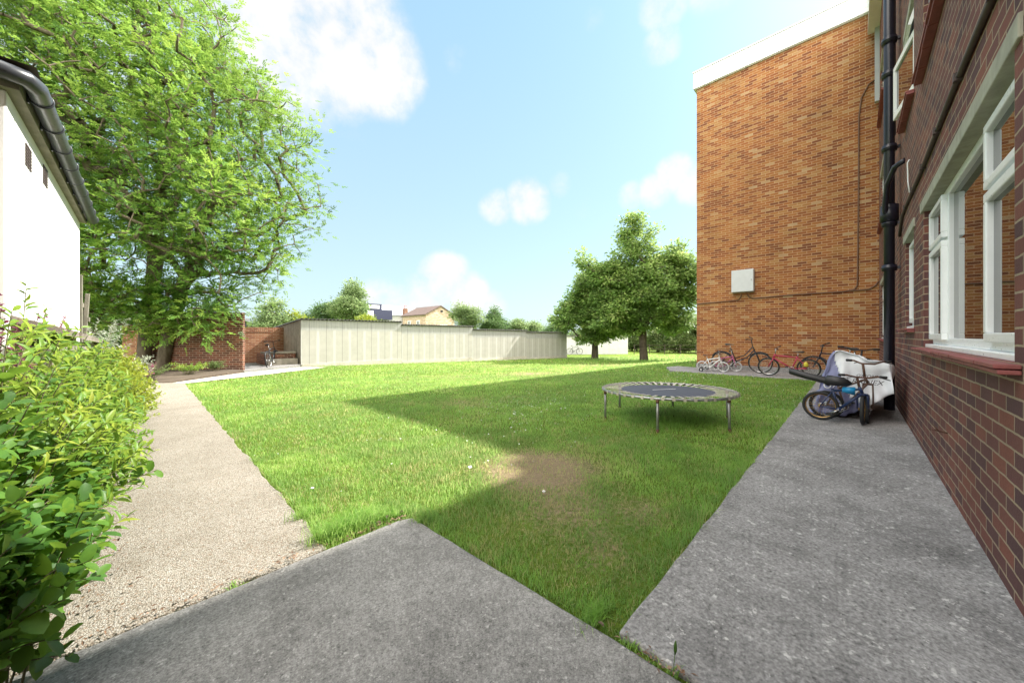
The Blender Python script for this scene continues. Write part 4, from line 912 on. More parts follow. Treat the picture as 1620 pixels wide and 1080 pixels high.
# ------------------------------------------------------------------ grass
lawn = [(1.255, .66), (11.84, .66), (11.9, 4.3), (13.2, 4.92), (13.95, 4.8), (13.9, 4.1), (34, 4.1), (46, 4.1), (36, 16), (23.4, 16.2), (5.1, 16.2), (5.15, 15.35), (2.62, 13.18), (.72, 11.74), (.70, 2.04), (1.17, 2.02)]
def inpoly(x, y, poly):
    r = np.zeros(len(x), bool); n = len(poly)
    for i in range(n):
        (x0, y0), (x1, y1) = poly[i], poly[(i + 1) % n]
        c = ((y0 > y) != (y1 > y)) & (x < (x1 - x0) * (y - y0) / (y1 - y0 + 1e-12) + x0); r ^= c
    return r
def blades(name, x, y, h, wd, tint, rg, lean=.5, parent=None):
    n = len(x); a = rg.uniform(0, 2 * np.pi, n); dx, dy = np.cos(a), np.sin(a); l = h * np.abs(rg.normal(0, lean, n)) + h * .15; b_ = rg.uniform(0, 2 * np.pi, n)
    wx, wy = -np.sin(b_) * wd / 2, np.cos(b_) * wd / 2; z0 = gz(x, y) - .004
    v = np.empty((n, 5, 3))
    v[:, 0] = np.stack([x - wx, y - wy, z0], -1); v[:, 1] = np.stack([x + wx, y + wy, z0], -1)
    mx, my, mz = x + dx * l * .35, y + dy * l * .35, z0 + h * .6
    v[:, 2] = np.stack([mx - wx * .75, my - wy * .75, mz], -1); v[:, 3] = np.stack([mx + wx * .75, my + wy * .75, mz], -1)
    v[:, 4] = np.stack([x + dx * l, y + dy * l, z0 + h * np.clip(1.05 - .35 * (l / np.maximum(h, 1e-3)), .35, 1)], -1)
    F = (np.arange(n)[:, None, None] * 5 + np.array([(0, 1, 3), (0, 3, 2), (2, 3, 4)])[None]).reshape(-1, 3)
    o = mesh_np(name, v.reshape(-1, 3), F, M['grass_blade'], parent, np.repeat(np.clip(tint, 0, 1), 5)); return o
rg = np.random.default_rng(42)
def vn(x, y, s, seed):   # cheap value noise
    r = np.random.default_rng(seed); g = r.random((64, 64)); u, v = x / s % 64, y / s % 64; i, j = u.astype(int), v.astype(int); f, k = u - i, v - j
    f = f * f * (3 - 2 * f); k = k * k * (3 - 2 * k); i2, j2 = (i + 1) % 64, (j + 1) % 64
    return (g[i, j] * (1 - f) + g[i2, j] * f) * (1 - k) + (g[i, j2] * (1 - f) + g[i2, j2] * f) * k
XX, YY, HH, WW, TT = [], [], [], [], []
bands = [(0, 2.6, 9500, .0032, .055), (2.6, 4.2, 6500, .004, .055), (4.2, 7, 2600, .0065, .055), (7, 12, 900, .011, .055), (12, 20, 260, .02, .06), (20, 42, 60, .04, .08)]
for (d0, d1, dens, wd, hh) in bands:
    n = int(dens * (2 * d1) * (2 * d1)); n = min(n, 9000000)
    # sample in the quarter disc towards the camera's view
    th = rg.uniform(R(-6), R(93), int(dens * (d1 * d1 - d0 * d0) * R(99) / 2)); r = np.sqrt(rg.uniform(d0 * d0, d1 * d1, len(th)))
    x, y = r * np.cos(th), r * np.sin(th)
    jit = .02; m_ = inpoly(x + rg.uniform(-jit, jit, len(x)), y + rg.uniform(-jit, jit, len(x)), lawn)
    x, y = x[m_], y[m_]
    dv = dry(x, y); dn = dv + .75 * (vn(x, y, .16, 1) - .5) + .45 * (vn(x, y, .05, 4) - .5)
    keep = rg.random(len(x)) > np.clip(dn * 1.0 - .15, 0, .62); x, y, dv, dn = x[keep], y[keep], dv[keep], dn[keep]
    clump = vn(x, y, .35, 2) * .55 + vn(x, y, .12, 3) * .45
    edge = np.minimum.reduce([np.abs(x - .70) + (y < 2) * 9, np.abs(y - .66) + (x < 1.2) * 9, np.where((x < 1.25), np.abs(y - 2.03), 9), np.where(y < 2.1, np.abs(x - 1.24), 9)])
    h = hh * (.3 + 1.2 * clump) * rg.uniform(.6, 1.2, len(x)) * (1 + .55 * np.exp(-(edge / .07) ** 2)) * (1 - .5 * np.clip(dv, 0, 1))
    tint = .52 + .5 * (vn(x, y, .9, 5) - .5) + .5 * (vn(x, y, .2, 6) - .5) + rg.normal(size=len(x)) * .13
    tint = np.clip(tint, .30, 1); isdry = rg.random(len(x)) < np.clip(dn * 1.1 + .0 + .22 * (vn(x, y, .3, 8) - .4), .04, .9); tint = np.where(isdry, rg.uniform(0, .26, len(x)), tint)
    XX.append(x); YY.append(y); HH.append(h); WW.append(np.full(len(x), wd) * rg.uniform(.7, 1.3, len(x))); TT.append(tint)
# the long tuft at the corner between gravel and slab
for (cx, cy, r_, n, hh) in ((.80, 2.12, .07, 900, .13), (.95, 2.10, .07, 900, .12), (1.13, 2.08, .05, 300, .085), (.74, 2.5, .05, 300, .09), (1.22, 1.9, .04, 200, .09), (1.3, .74, .05, 300, .08)):
    XX.append(rg.normal(cx, r_, n)); YY.append(cy + np.abs(rg.normal(0, r_, n)) * .8); HH.append(hh * rg.uniform(.5, 1.15, n)); WW.append(np.full(n, .0036)); TT.append(rg.uniform(.32, .75, n))
x, y, h, wd, tint = map(np.concatenate, (XX, YY, HH, WW, TT)); print('blades', len(x))
tag(blades('grass', x, y, h, wd, tint, rg), 'short mown green grass covering the lawn', 'grass', kind='stuff')
# rough long grass and weeds under the trampoline and at the tree feet
n = 2600; a = rg.uniform(0, 6.28, n); r = np.sqrt(rg.random(n)) * .75
xs2 = np.concatenate([5.15 + r * np.cos(a), rg.normal(24.2, 1.2, 700), rg.uniform(16, 34, 900)]); ys2 = np.concatenate([1.85 + r * np.sin(a), rg.normal(11.3, 2.2, 700), rg.uniform(9, 14, 900)])
hh = np.concatenate([rg.uniform(.05, .15, n) * (1.1 - r), rg.uniform(.08, .3, 700), rg.uniform(.05, .2, 900)]); ww = np.concatenate([np.full(n, .008), np.full(1600, .035)])
tag(blades('long_grass', xs2, ys2, hh, ww, rg.uniform(.3, .6, len(xs2)), rg), 'longer rough grass under the trampoline and round the tree feet', 'grass', kind='stuff')
# daisies and clover heads
def scatter(name, label, cat, spots, n, size, mat, seed, z=.045):
    r = np.random.default_rng(seed); P_ = []
    for (cx, cy, rad, k) in spots:
        m = int(n * k); P_.append(np.stack([r.normal(cx, rad, m), r.normal(cy, rad, m)], -1))
    P_ = np.concatenate(P_); P_ = P_[inpoly(P_[:, 0], P_[:, 1], lawn)]; k = len(P_)
    zz = gz(P_[:, 0], P_[:, 1]) + z * r.uniform(.6, 1.2, k); sz = size * r.uniform(.6, 1.3, k)
    b = []; ang = np.arange(6) * np.pi / 3
    tp = np.stack([np.cos(ang), np.sin(ang), np.zeros(6)], -1); tilt = r.normal(size=(k, 2)) * .3
    V = np.concatenate([np.stack([P_[:, 0], P_[:, 1], zz + sz * .3], -1)[:, None], np.stack([P_[:, None, 0] + sz[:, None] * tp[None, :, 0], P_[:, None, 1] + sz[:, None] * tp[None, :, 1], zz[:, None] + sz[:, None] * (tp[None, :, 0] * tilt[:, :1] + tp[None, :, 1] * tilt[:, 1:])], -1)], 1)
    Fq = np.array([(0, 1 + i, 1 + (i + 1) % 6) for i in range(6)]); F = (np.arange(k)[:, None, None] * 7 + Fq[None]).reshape(-1, 3)
    tag(mesh_np(name, V.reshape(-1, 3), F, mat), label, cat, kind='stuff')
scatter('daisies', 'tiny white daisies dotted in the grass', 'daisies', [(4.3, 3.8, .5, .2), (5.0, 4.0, .5, .12), (9.6, 2.2, 1.0, .35), (11, 3.2, .7, .25), (3.2, 3.0, .6, .1), (2.2, 3.6, .9, .05), (6.5, 4.5, 2, .2), (7.5, 1.2, .8, .12), (14, 8, 2.5, .25)], 620, .0065, M['daisy'], 5)
def shred(name, label, cat, x, y, s, mat, seed, z=.05, grp=None):
    r = random.Random(seed); b = MB(); n = 9; z0 = g1(x, y) + z
    ring = [(x + s * r.uniform(.5, 1) * math.cos(i * 2 * math.pi / n), y + s * r.uniform(.35, .8) * math.sin(i * 2 * math.pi / n), z0 + r.uniform(-.006, .014)) for i in range(n)]
    b.add([(x, y, z0 + .012)] + ring, [(0, 1 + i, 1 + (i + 1) % n) for i in range(n)]); b.add([(p[0], p[1], p[2] - .0015) for p in [(x, y, z0 + .012)] + ring], [(0, 1 + (i + 1) % n, 1 + i) for i in range(n)])
    tag(b.build(name, mat), label, cat, grp)
shred('paper_scrap', 'crumpled white paper scrap on the sunlit grass near the shadow edge', 'litter', 1.93, 2.35, .03, M['litter'], 1)
shred('paper_scrap', 'small white paper scrap on the bare brown patch', 'litter', 2.03, 1.63, .02, M['litter'], 2, .03)
shred('paper_scrap', 'white paper scrap in the sunlit grass beside the gravel path', 'litter', .86, 2.85, .022, M['litter'], 3)
for i, (x, y, lb) in enumerate(((1.14, 2.10, 'curled brown leaf at the apex of the grey slab'), (1.05, 2.085, 'brown leaf left of the slab apex'), (.97, 2.07, 'brown leaf beside the long grass tuft'), (1.245, .70, 'brown leaf in the joint between slab and side path'), (-.16, 2.3, 'dry orange-brown leaf under the dark shrub'), (-.24, 2.2, 'reddish dry leaf at the shrub foot by the slab'), (-.10, 2.95, 'rusty brown leaf on the gravel path'))):
    r = random.Random(i); b = MB(); a = r.uniform(0, 6.28); l = r.uniform(.022, .036); ca, sa = math.cos(a), math.sin(a); T = LEAF['oval'][0]
    b.add([(x + l * (u * ca - v * .55 * sa), y + l * (u * sa + v * .55 * ca), .034 + l * (abs(v) * .5 + .12 * math.sin(u * 3)) + r.uniform(0, .002)) for u, v, w_ in T], [tuple(f) for f in LEAF['oval'][1]])
    tag(b.build('fallen_leaf', M['dead_leaf']), lb, 'leaf', 'fallen leaves by the path')
# leaf litter and grit gathered along the shrub foot and in the joints
rl = np.random.default_rng(8); n = 420
px_ = np.concatenate([rl.normal(-.22, .10, 230), rl.uniform(-.3, .7, 90), rl.uniform(.75, 1.2, 60), rl.normal(1.25, .012, 40)]); py_ = np.concatenate([2.06 + np.abs(rl.normal(0, 1.6, 230)), 2.06 + np.abs(rl.normal(0, .025, 90)), 2.05 + rl.normal(0, .012, 60), rl.uniform(.2, .68, 40)])
a = rl.uniform(0, 6.28, n); Dl = np.stack([np.cos(a), np.sin(a), rl.normal(0, .15, n)], -1); Ul = nrm(np.array([[0, 0, 1.]]) + rl.normal(size=(n, 3)) * .3)
tag(leaves('leaf_litter', np.stack([px_, py_, np.full(n, .034)], -1), Dl, Ul, rl.uniform(.008, .03, n), rl.uniform(.004, .014, n), rl.random(n), M['dead_leaf'], None, 'rhomb'), 'brown leaf litter along the shrub foot and in the paving joints', 'leaf litter', kind='stuff')
# weeds in the slab joint
def weed(lb, x, y, hh, n, seed, head=False):
    r = np.random.default_rng(seed); t = thing('joint_weed', lb, 'weed', (x, y, .0))
    o = blades('leaf', r.normal(0, .012, n), r.normal(0, .02, n), hh * r.uniform(.5, 1, n), np.full(n, .005), r.uniform(.35, .8, n), r, .7, t)
    o.location = (0, 0, .01)
    if head:
        b = MB(); b.tube([(0, 0, 0), (.002, .0, .05), (.006, -.002, .085)], .0011, 6); b.tube([(.006, -.002, .085), (.007, -.003, .10), (.009, -.003, .118), (.011, -.003, .13)], [.002, .0058, .0048, .001], 8)
        b.build('seed_head', M['shrub_mid'], t)
weed('thin weed with a grass seed head in the joint at the bottom edge', 1.25, .44, .05, 14, 1, True)
weed('leafy weed in the slab joint at the corner of the lawn', 1.252, .60, .045, 34, 2)
weed('small weed lower down the slab joint', 1.25, .51, .04, 20, 3)
weed('green weed in the joint between gravel path and slab', .30, 2.055, .035, 22, 4)

# ------------------------------------------------------------------ trampoline
TX, TY, TR, TZ = 5.12, 1.90, .86, .395
tr = thing('trampoline', 'round trampoline with a faded blue-grey mat and bare steel rim standing on the shaded lawn', 'trampoline', (TX, TY, 0), (R(-.8), R(.6), 0))
b = MB(); b.ring((0, 0, TZ), (0, 0, 1), TR, .0165, 64, 10); b.build('rim', M['tramp_steel'], tr)
b = MB(); n = 60; vs = [(0, 0, TZ - .012)] + [(.62 * math.cos(2 * math.pi * i / n), .62 * math.sin(2 * math.pi * i / n), TZ - .001) for i in range(n)]
vs += [(p[0], p[1], p[2] - .006) for p in vs]
b.add(vs, [(0, 1 + i, 1 + (i + 1) % n) for i in range(n)] + [(n + 1, n + 2 + (i + 1) % n, n + 2 + i) for i in range(n)] + [(1 + (i + 1) % n, 1 + i, n + 2 + i, n + 2 + (i + 1) % n) for i in range(n)], False)
b.build('mat', M['mat'], tr)
b = MB(); b.obox((.06, .05, TZ + .0005), (.16, -.1, 0), (.004, .006, 0), (0, 0, .001)); b.build('seam', M['litter'], tr)
for i in range(46):
    a = 2 * math.pi * (i + .3) / 46; ca, sa = math.cos(a), math.sin(a); a2 = a + random.uniform(-.015, .015)
    if i in (17, 31): continue
    b = MB(); p0 = Vector((.605 * math.cos(a2), .605 * math.sin(a2), TZ + .003)); p1 = Vector((TR * ca, TR * sa, TZ + .021)); d = (p1 - p0); sd = Vector((-sa, ca, 0)) * .018
    b.obox((p0 + p1) / 2, d / 2, sd, Vector((0, 0, .0015))); b.obox(p1 + Vector((ca, sa, 0)) * .020 + Vector((0, 0, -.02)), sd, Vector((ca, sa, 0)) * .002, (0, 0, .018))
    b.build('strap', M['strap'], tr)
for k in range(6):
    a = R(14 + 60 * k); ca, sa = math.cos(a), math.sin(a); x, y = TR * ca, TR * sa
    b = MB(); b.tube([(x, y, TZ - .015), (x * 1.0, y * 1.0, .2), (x * 1.005, y * 1.005, .0)], .0155, 10); lg = b.build('leg', M['tramp_steel'], tr)
    b = MB(); b.tube([(x, y, TZ - .05), (x, y, TZ - .012)], .021, 10); b.tube([(x * 1.005, y * 1.005, -.02), (x * 1.005, y * 1.005, .03)], .019, 10); b.build('leg_socket', M['rust'], lg)

# ------------------------------------------------------------------ bicycles
def paint(name, col, rough=.35): return plain(name, col, rough, var=.2, scale=12)
PT = {'white': paint('white bike paint', (.7, .7, .7)), 'black': paint('black bike paint', (.02, .02, .025)), 'red': paint('cherry bike paint', (.42, .03, .08)), 'pink': paint('pink bike paint', (.45, .12, .25)),
      'blue': paint('blue bike paint', (.015, .03, .09)), 'brown': paint('dull brown bike paint', (.09, .05, .035)), 'gold': plain('gold rim', (.42, .26, .10), .35, metal=.8), 'sky': paint('light blue paint', (.02, .25, .52)), 'dark': paint('dark frame', (.015, .017, .03)),
      'tyre_white': plain('grey white tyre', (.52, .52, .52), .8), 'yellow': plain('yellow bag', (.6, .52, .05), .6)}
def bike(label, loc, heading, lean=0., r=.32, wb=1.02, frame='black', rim=None, tyre=None, step=False, bar_h=.62, seat_h=.5, steer=0., wheels=(1, 1), grips=None, saddle_len=.24, guard=False, tr_=.022, saddle=True, extra=None, tube=.016):
    """x forward; wheels on the ground at z = 0"""
    rim = rim or M['chrome']; tyre = tyre or M['black_rubber']; fm = PT[frame] if isinstance(frame, str) else frame
    t = thing('bicycle', label, 'bicycle', loc, (lean, 0, heading)); k = r / .32
    rh, fh = Vector((-wb * .46, 0, r)), Vector((wb * .54, 0, r)); bbk = Vector((-wb * .06, 0, r * .9))
    st = Vector((-wb * .20, 0, r + seat_h * .72)); ht = Vector((wb * .36, 0, r + bar_h * .70)); hb = ht + Vector((.05 * k, 0, -.13 * k))
    b = MB(); tb = tube
    if step: b.tube([hb + Vector((-.0, 0, .02)), hb * .55 + bbk * .45 + Vector((0, 0, -.05 * k)), bbk + (st - bbk) * .12], tb, 10); b.tube([ht + Vector((0, 0, -.02)), (ht + bbk) / 2 + Vector((0, 0, -.02)), bbk + (st - bbk) * .35], tb * .9, 10)
    else: b.tube([hb, bbk], tb * 1.1, 10); b.tube([ht + Vector((.01, 0, -.03)), st + Vector((0, 0, -.03))], tb, 10)
    b.tube([bbk, st], tb, 10); b.tube([ht, hb], tb * 1.15, 10)
    for s_ in (-1, 1):
        o = Vector((0, s_ * .045, 0)); b.tube([bbk + o * .5, rh + o], tb * .6, 8); b.tube([st + Vector((0, 0, -.04)) + o * .3, rh + o], tb * .5, 8)
    b.disc(bbk, (0, 1, 0), .024, .08, 12); b.build('frame', fm, t)
    cs, sn = math.cos(steer), math.sin(steer)
    def sp(p):  # turn the front end about the head tube
        d = Vector(p) - hb; return Vector((hb.x + d.x * cs - d.y * sn, hb.y + d.x * sn + d.y * cs, p[2]))
    b = MB()
    for s_ in (-1, 1): b.tube([sp((hb.x, s_ * .045, hb.z - .02)), sp((hb.x * .45 + fh.x * .55, s_ * .05, hb.z * .5 + fh.z * .5)), sp((fh.x, s_ * .05, fh.z))], tb * .7, 8)
    b.tube([sp((hb.x, -.05, hb.z - .015)), sp((hb.x, .05, hb.z - .015))], tb, 8); b.build('fork', fm, t)
    for i, (hp, on) in enumerate(((rh, wheels[0]), (fh, wheels[1]))):
        if not on: continue
        f = sp if i else (lambda p: Vector(p)); c = f(hp); ax = (f(hp + Vector((0, 1, 0))) - c).normalized() if i else Vector((0, 1, 0))
        u = Vector((0, 0, 1)); v = ax.cross(u).normalized()
        b = MB(); b.ring(c, ax, r - tr_ * 1.7, tr_ * .62, 40, 6); b.tube([c - ax * .045, c + ax * .045], .017, 10)
        for q in range(20):
            a = 2 * math.pi * q / 20; s_ = 1 if q % 2 else -1; b.tube([c + ax * .03 * s_ + (u * math.cos(a + .5 * s_) + v * math.sin(a + .5 * s_)) * .015, c + (u * math.cos(a) + v * math.sin(a)) * (r - tr_ * 2)], .0012, 4, False)
        wv = b.build('wheel', rim, t)
        b = MB(); b.ring(c, ax, r - tr_, tr_, 44, 8); b.build('tyre', tyre, wv)
        if guard:
            b = MB(); pts = [c + (u * math.cos(a) + v * math.sin(a)) * (r + .014) for a in np.linspace(-1.0 if i == 0 else -.9, 1.5 if i == 0 else .7, 14)]; b.tube(pts, .014, 6); b.build('mudguard', fm, t)
    if saddle:
        b = MB(); b.tube([st, st + Vector((-.02 * k, 0, seat_h * .2))], .012, 8); b.build('seat_post', M['chrome'], t)
        sc = st + Vector((-.03 * k, 0, seat_h * .2 + .03)); b = MB(); L_ = saddle_len
        b.tube([sc + Vector((-L_ * .5, 0, .012)), sc + Vector((-L_ * .42, 0, .02)), sc + Vector((-L_ * .15, 0, .018)), sc + Vector((L_ * .2, 0, .012)), sc + Vector((L_ * .5, 0, .002))], [.045 * k, .075 * k, .06 * k, .028 * k, .016 * k], 12)
        b.v = [(p[0], p[1], sc.z + (p[2] - sc.z) * .42) for p in b.v]; b.build('saddle', M['black_plastic'], t)
    stem_t = ht + Vector((-.03 * k, 0, bar_h * .30)); b = MB()
    b.tube([ht, stem_t], .013, 8); hw = .27 * (k ** .5); rise = .03
    pts = [sp(stem_t + Vector(q)) for q in ((-.09 * k, -hw, rise), (-.05 * k, -hw * .65, rise), (.03, -.06, 0), (.03, .06, 0), (-.05 * k, hw * .65, rise), (-.09 * k, hw, rise))]
    b.tube(pts, .011, 8); hbm = b.build('handlebar', M['black_plastic'] if frame in ('black', 'dark') else M['rust'] if r < .2 and frame in ('blue', 'brown') else M['chrome'], t)
    for a, c in ((pts[0], pts[1]), (pts[5], pts[4])):
        b = MB(); b.tube([a + (a - c).normalized() * .005, a + (c - a) * .75], .0165, 10); b.build('grip', grips or M['black_rubber'], hbm)
    for a, c in ((pts[0], pts[1]), (pts[5], pts[4])): d = (c - a).normalized(); b = MB(); b.tube([c, c + Vector((.05, 0, -.02)), a + d * .02 + Vector((.055, 0, -.035))], .005, 6); b.build('brake_lever', M['black_plastic'], hbm)
    b = MB(); b.ring(bbk + Vector((0, .05, 0)), (0, 1, 0), .075 * k, .006, 24, 6)
    for a in range(5): an = 2 * math.pi * a / 5; b.tube([bbk + Vector((0, .05, 0)), bbk + Vector((.075 * k * math.cos(an), .05, .075 * k * math.sin(an)))], .005, 5)
    ca = R(35); L_ = .15 * k; p0 = bbk + Vector((L_ * math.cos(ca), .07, L_ * math.sin(ca))); p1 = bbk - Vector((L_ * math.cos(ca), .07, L_ * math.sin(ca)))
    b.tube([bbk + Vector((0, -.07, 0)), bbk + Vector((0, .07, 0))], .01, 8); b.tube([bbk + Vector((0, .07, 0)), p0], .009, 6); b.tube([bbk + Vector((0, -.07, 0)), p1], .009, 6); b.ring(rh + Vector((0, .045, 0)), (0, 1, 0), .035 * k, .01, 16, 6)
    cr = b.build('crank', M['chrome'], t)
    for p, s_ in ((p0, 1), (p1, -1)):
        b = MB(); b.obox(p + Vector((0, s_ * .05, 0)), (.035, 0, 0), (0, .04, 0), (0, 0, .011)); b.build('pedal', M['black_plastic'], cr)
    b = MB(); y = .05
    for s_ in (1, -1): b.tube([bbk + Vector((0, y, s_ * .075 * k)), rh + Vector((0, y, s_ * .035 * k))], .004, 5)
    b.build('chain', M['rust'], t)
    if extra: extra(t, dict(rh=rh, fh=fh, bb=bbk, st=st, ht=ht, stem=stem_t, k=k, sp=sp))
    return t
# row along the orange wall (front ends given by heading)
def kid_extra(t, d):
    for s_ in (-1, 1):
        b = MB(); p = d['rh'] + Vector((0, s_ * .15, -.09)); b.ring(p, (0, 1, 0), .05, .016, 20, 6); b.tube([d['rh'] + Vector((0, s_ * .05, 0)), d['rh'] + Vector((0, s_ * .13, 0)), p], .007, 6); b.build('stabiliser', M['black_plastic'], t)
bike("white child's bicycle with grey tyres, leftmost by the corner of the orange wall", (12.55, 3.24, .018), R(-90), R(10), .165, .60, 'white', M['chrome'], PT['tyre_white'], bar_h=.44, seat_h=.34, saddle_len=.2, tr_=.02, extra=kid_extra, tube=.018)
bike("small pink child's bicycle between the white bicycle and the black one", (12.95, 2.98, .018), R(-82), R(9), .165, .58, 'pink', M['chrome'], PT['tyre_white'], bar_h=.5, seat_h=.38, saddle_len=.2, tr_=.02, tube=.016)
def rack(t, d):
    b = MB(); z = d['rh'].z * 2 + .08
    for s_ in (-1, 1): b.tube([d['rh'] + Vector((.1, s_ * .05, 0)), Vector((d['rh'].x - .15, s_ * .06, z)), Vector((d['st'].x, s_ * .06, z))], .006, 6)
    b.build('rack', M['black_plastic'], t)
bike('black step-through town bicycle, tallest of the row by the orange wall', (12.98, 2.58, .018), R(-90), R(8), .315, 1.02, 'black', step=True, bar_h=.72, seat_h=.56, guard=True, extra=rack, tr_=.02)
def bag(t, d):
    b = MB(); p = d['rh'] + Vector((.04, .09, .12)); b.tube([p + Vector((0, 0, -.06)), p + Vector((0, 0, -.03)), p + Vector((.01, 0, .03)), p + Vector((0, 0, .07))], [.02, .055, .05, .015], 10); b.build('bag', PT['yellow'], t)
bike('cherry red bicycle with a yellow bag over its rear wheel, facing left on the apron', (12.42, 1.27, .018), R(90), R(-9), .262, .88, 'red', bar_h=.52, seat_h=.44, extra=bag, tube=.018)
bike('dark grey bicycle half hidden behind the covered motorbike, next to the red one', (12.6, .25, .018), R(80), R(-8), .30, .98, 'dark', bar_h=.58, seat_h=.52)
bike('black mountain bicycle standing behind the covered motorbike', (8.95, .02, .024), R(-172), R(-5), .33, 1.06, 'black', bar_h=.56, seat_h=.56, steer=R(12), tr_=.028)

# the two bicycles in front of the cover
def roll(t, d):
    b = MB(); c = d['st'] + Vector((-.05, 0, .10))
    pts = [c + Vector(q) for q in ((-.40, 0, .10), (-.385, 0, .098), (-.2, 0, .045), (.0, 0, .0), (.12, 0, -.02))]; b.tube(pts, [.03, .042, .045, .047, .03], 14); b.build('padded_roll', M['black_plastic'], t)
    b = MB(); b.tube([c + Vector((-.02, .0, -.04)), c + Vector((.02, 0, .01)), c + Vector((.16, 0, .0)), c + Vector((.24, 0, -.02))], [.05, .07, .06, .02], 12); b.build('bag', M['black_plastic'], t)
    b = MB(); a = d['st'] + Vector((.1, 0, .0)); b.tube([a, a + Vector((.12, 0, -.01)), d['ht'] + Vector((-.04, 0, -.05))], [.035, .055, .02], 12); b.build('tube_shroud', PT['sky'], t)
bike("dark blue child's bicycle with gold rims and a long black roll on the side path", (6.36, .11, .024), R(-94), R(4), .195, .46, 'blue', PT['gold'], bar_h=.42, seat_h=.34, saddle=False, extra=roll, steer=R(90), tr_=.02, tube=.015)
bike('brown bicycle with upright rusty handlebars wedged behind the blue bicycle', (6.60, .06, .024), R(-86), R(3), .19, .46, 'brown', M['chrome'], bar_h=.58, seat_h=.36, steer=R(-96), tr_=.02, tube=.013)
# bicycles far off
bike('old black bicycle leaning in the shade by the mossy steps', (3.55, 16.3, g1(3.5, 16.3) - .02), R(62), R(-7), .34, 1.05, 'black', guard=True, bar_h=.7, seat_h=.6)
bike('black bicycle standing against the far white garage', (30.6, 20.6, g1(30, 20.6) - .02), R(-38), R(4), .34, 1.05, 'black', bar_h=.7, seat_h=.6)

# ------------------------------------------------------------------ covered motorbike
cv = thing('covered_motorbike', 'motorbike under a silver and lavender-blue rain cover beside the brick wall', 'motorbike', (6.95, 0, .024))
def cover():
    prof = [(.46, .02), (.44, .12), (.40, .26), (.355, .42), (.315, .58), (.275, .74), (.245, .86), (.215, .925), (.17, .94), (.08, .90), (-.02, .865), (-.12, .835), (-.22, .815), (-.30, .81), (-.36, .795), (-.395, .75), (-.405, .66), (-.38, .5), (-.37, .3), (-.40, .1), (-.41, .02)]
    # resample the outline
    pv = [Vector((p[0], p[1], 0)) for p in prof]; seg = [0]
    for a, c in zip(pv, pv[1:]): seg.append(seg[-1] + (c - a).length)
    nU, nX = 64, 30; rings = []; r = np.random.default_rng(3)
    ph = r.uniform(0, 6.28, 12)
    for j in range(nX + 1):
        v = j / nX; x = -.14 + 1.75 * v; sc_z = 1 - .20 * math.sin(math.pi * min(1, v * 1.2)) ** 2 - .12 * v; sc_y = (1 - .28 * v) * (1 if v > .08 else .86 + .14 * v / .08)
        row = []
        for i in range(nU + 1):
            s_ = seg[-1] * i / nU; k = max(q for q in range(len(seg) - 1) if seg[q] <= s_ + 1e-9); t = (s_ - seg[k]) / max(1e-6, seg[k + 1] - seg[k]); p = pv[k].lerp(pv[k + 1], t)
            y, z = p.x, p.y; low = max(0, 1 - z / .8); u = i / nU
            fold = .016 * (1 - 2 * abs(math.sin(u * 19 + v * 7))) + .022 * low * math.sin(u * 60 + ph[0] + v * 5) + .016 * math.sin(u * 26 + v * 9 + ph[1]) + .012 * math.sin(u * 41 - v * 14 + ph[2]) + .010 * math.sin((u * 13 + v * 17) + ph[3])
            row.append(Vector((x + fold * .6, (y + fold * (1 if y > 0 else -.6)) * sc_y, max(.012, z * sc_z + fold * .5))))
        rings.append(row)
    # gathered rear end: the skirt in front, drawn from the first ring to a lower middle
    return rings, nU, nX
rings, nU, nX = cover()
def panel(name, mat, test):
    b = MB(); idx = {}
    def vid(i, j):
        if (i, j) not in idx: idx[(i, j)] = len(b.v); b.v.append(tuple(rings[j][i]))
        return idx[(i, j)]
    for j in range(nX):
        for i in range(nU):
            if test(i / nU, j / nX): b.f.append((vid(i, j), vid(i, j + 1), vid(i + 1, j + 1), vid(i + 1, j))); b.sm.append(True)
    o = b.build(name, mat, cv); md = o.modifiers.new('thick', 'SOLIDIFY'); md.thickness = .003; return o
def cloth(name, col, rough=.45):
    return plain(name, col, rough, var=.12, scale=5, bump=.15)
M['cover_silver'] = cloth('silver cover cloth', (.74, .76, .80), .38); M['cover_blue'] = cloth('lavender cover cloth', (.19, .20, .35), .5)
panel('silver_panel', M['cover_silver'], lambda u, v: .36 < u < .80)
panel('blue_panel', M['cover_blue'], lambda u, v: u <= .36)
# rear face of the cover, seen from the path: draped curtain between the outline and the ground
def curtain():
    r0 = rings[0]; n = len(r0); V = []; ny = 46; nz = 30; ys = np.linspace(.40, -.345, ny); top = []
    for y in ys:
        c = [p.z for p in r0 if abs(p.y - y) < .04]; top.append(max(c) if c else .7)
    top = np.array(top); k = np.array([.2, .6, .2]); top = np.convolve(np.pad(top, 1, 'edge'), k, 'valid'); grid = []
    for a in range(nz + 1):
        f = a / nz; row = []
        for q, y in enumerate(ys):
            low = .03 + .36 * min(1, max(0, (.02 - y) / .36)) ** .8; z = low + (top[q] - low) * (1 - f); s_ = f
            fold = .022 * s_ * (1 - 2 * abs(math.sin(y * 10 + f * 2.2 + .6))) + .016 * (1 - 2 * abs(math.sin(y * 5 - f * 4.5))) + .030 * s_ * math.sin(y * 26 + 1.3 + f * 1.5) + .018 * s_ * math.sin(y * 47 + f * 3) + .02 * math.sin((y * 9 + f * 7)) * s_ + .014 * math.sin(y * 15 - f * 11)*s_
            sag = .10 * math.sin(math.pi * f) * .5
            row.append(Vector((-.10 - .035 * (1 - (1 - min(1, f * 4)) ** 2) - .10 * f + sag * .6 + fold, y * (1 + .10 * f) + .05 * f * (1 if y > 0 else 0), z)))
        grid.append(row)
    return grid, ny, nz, ys
grid, ny, nz_, ysn = curtain()
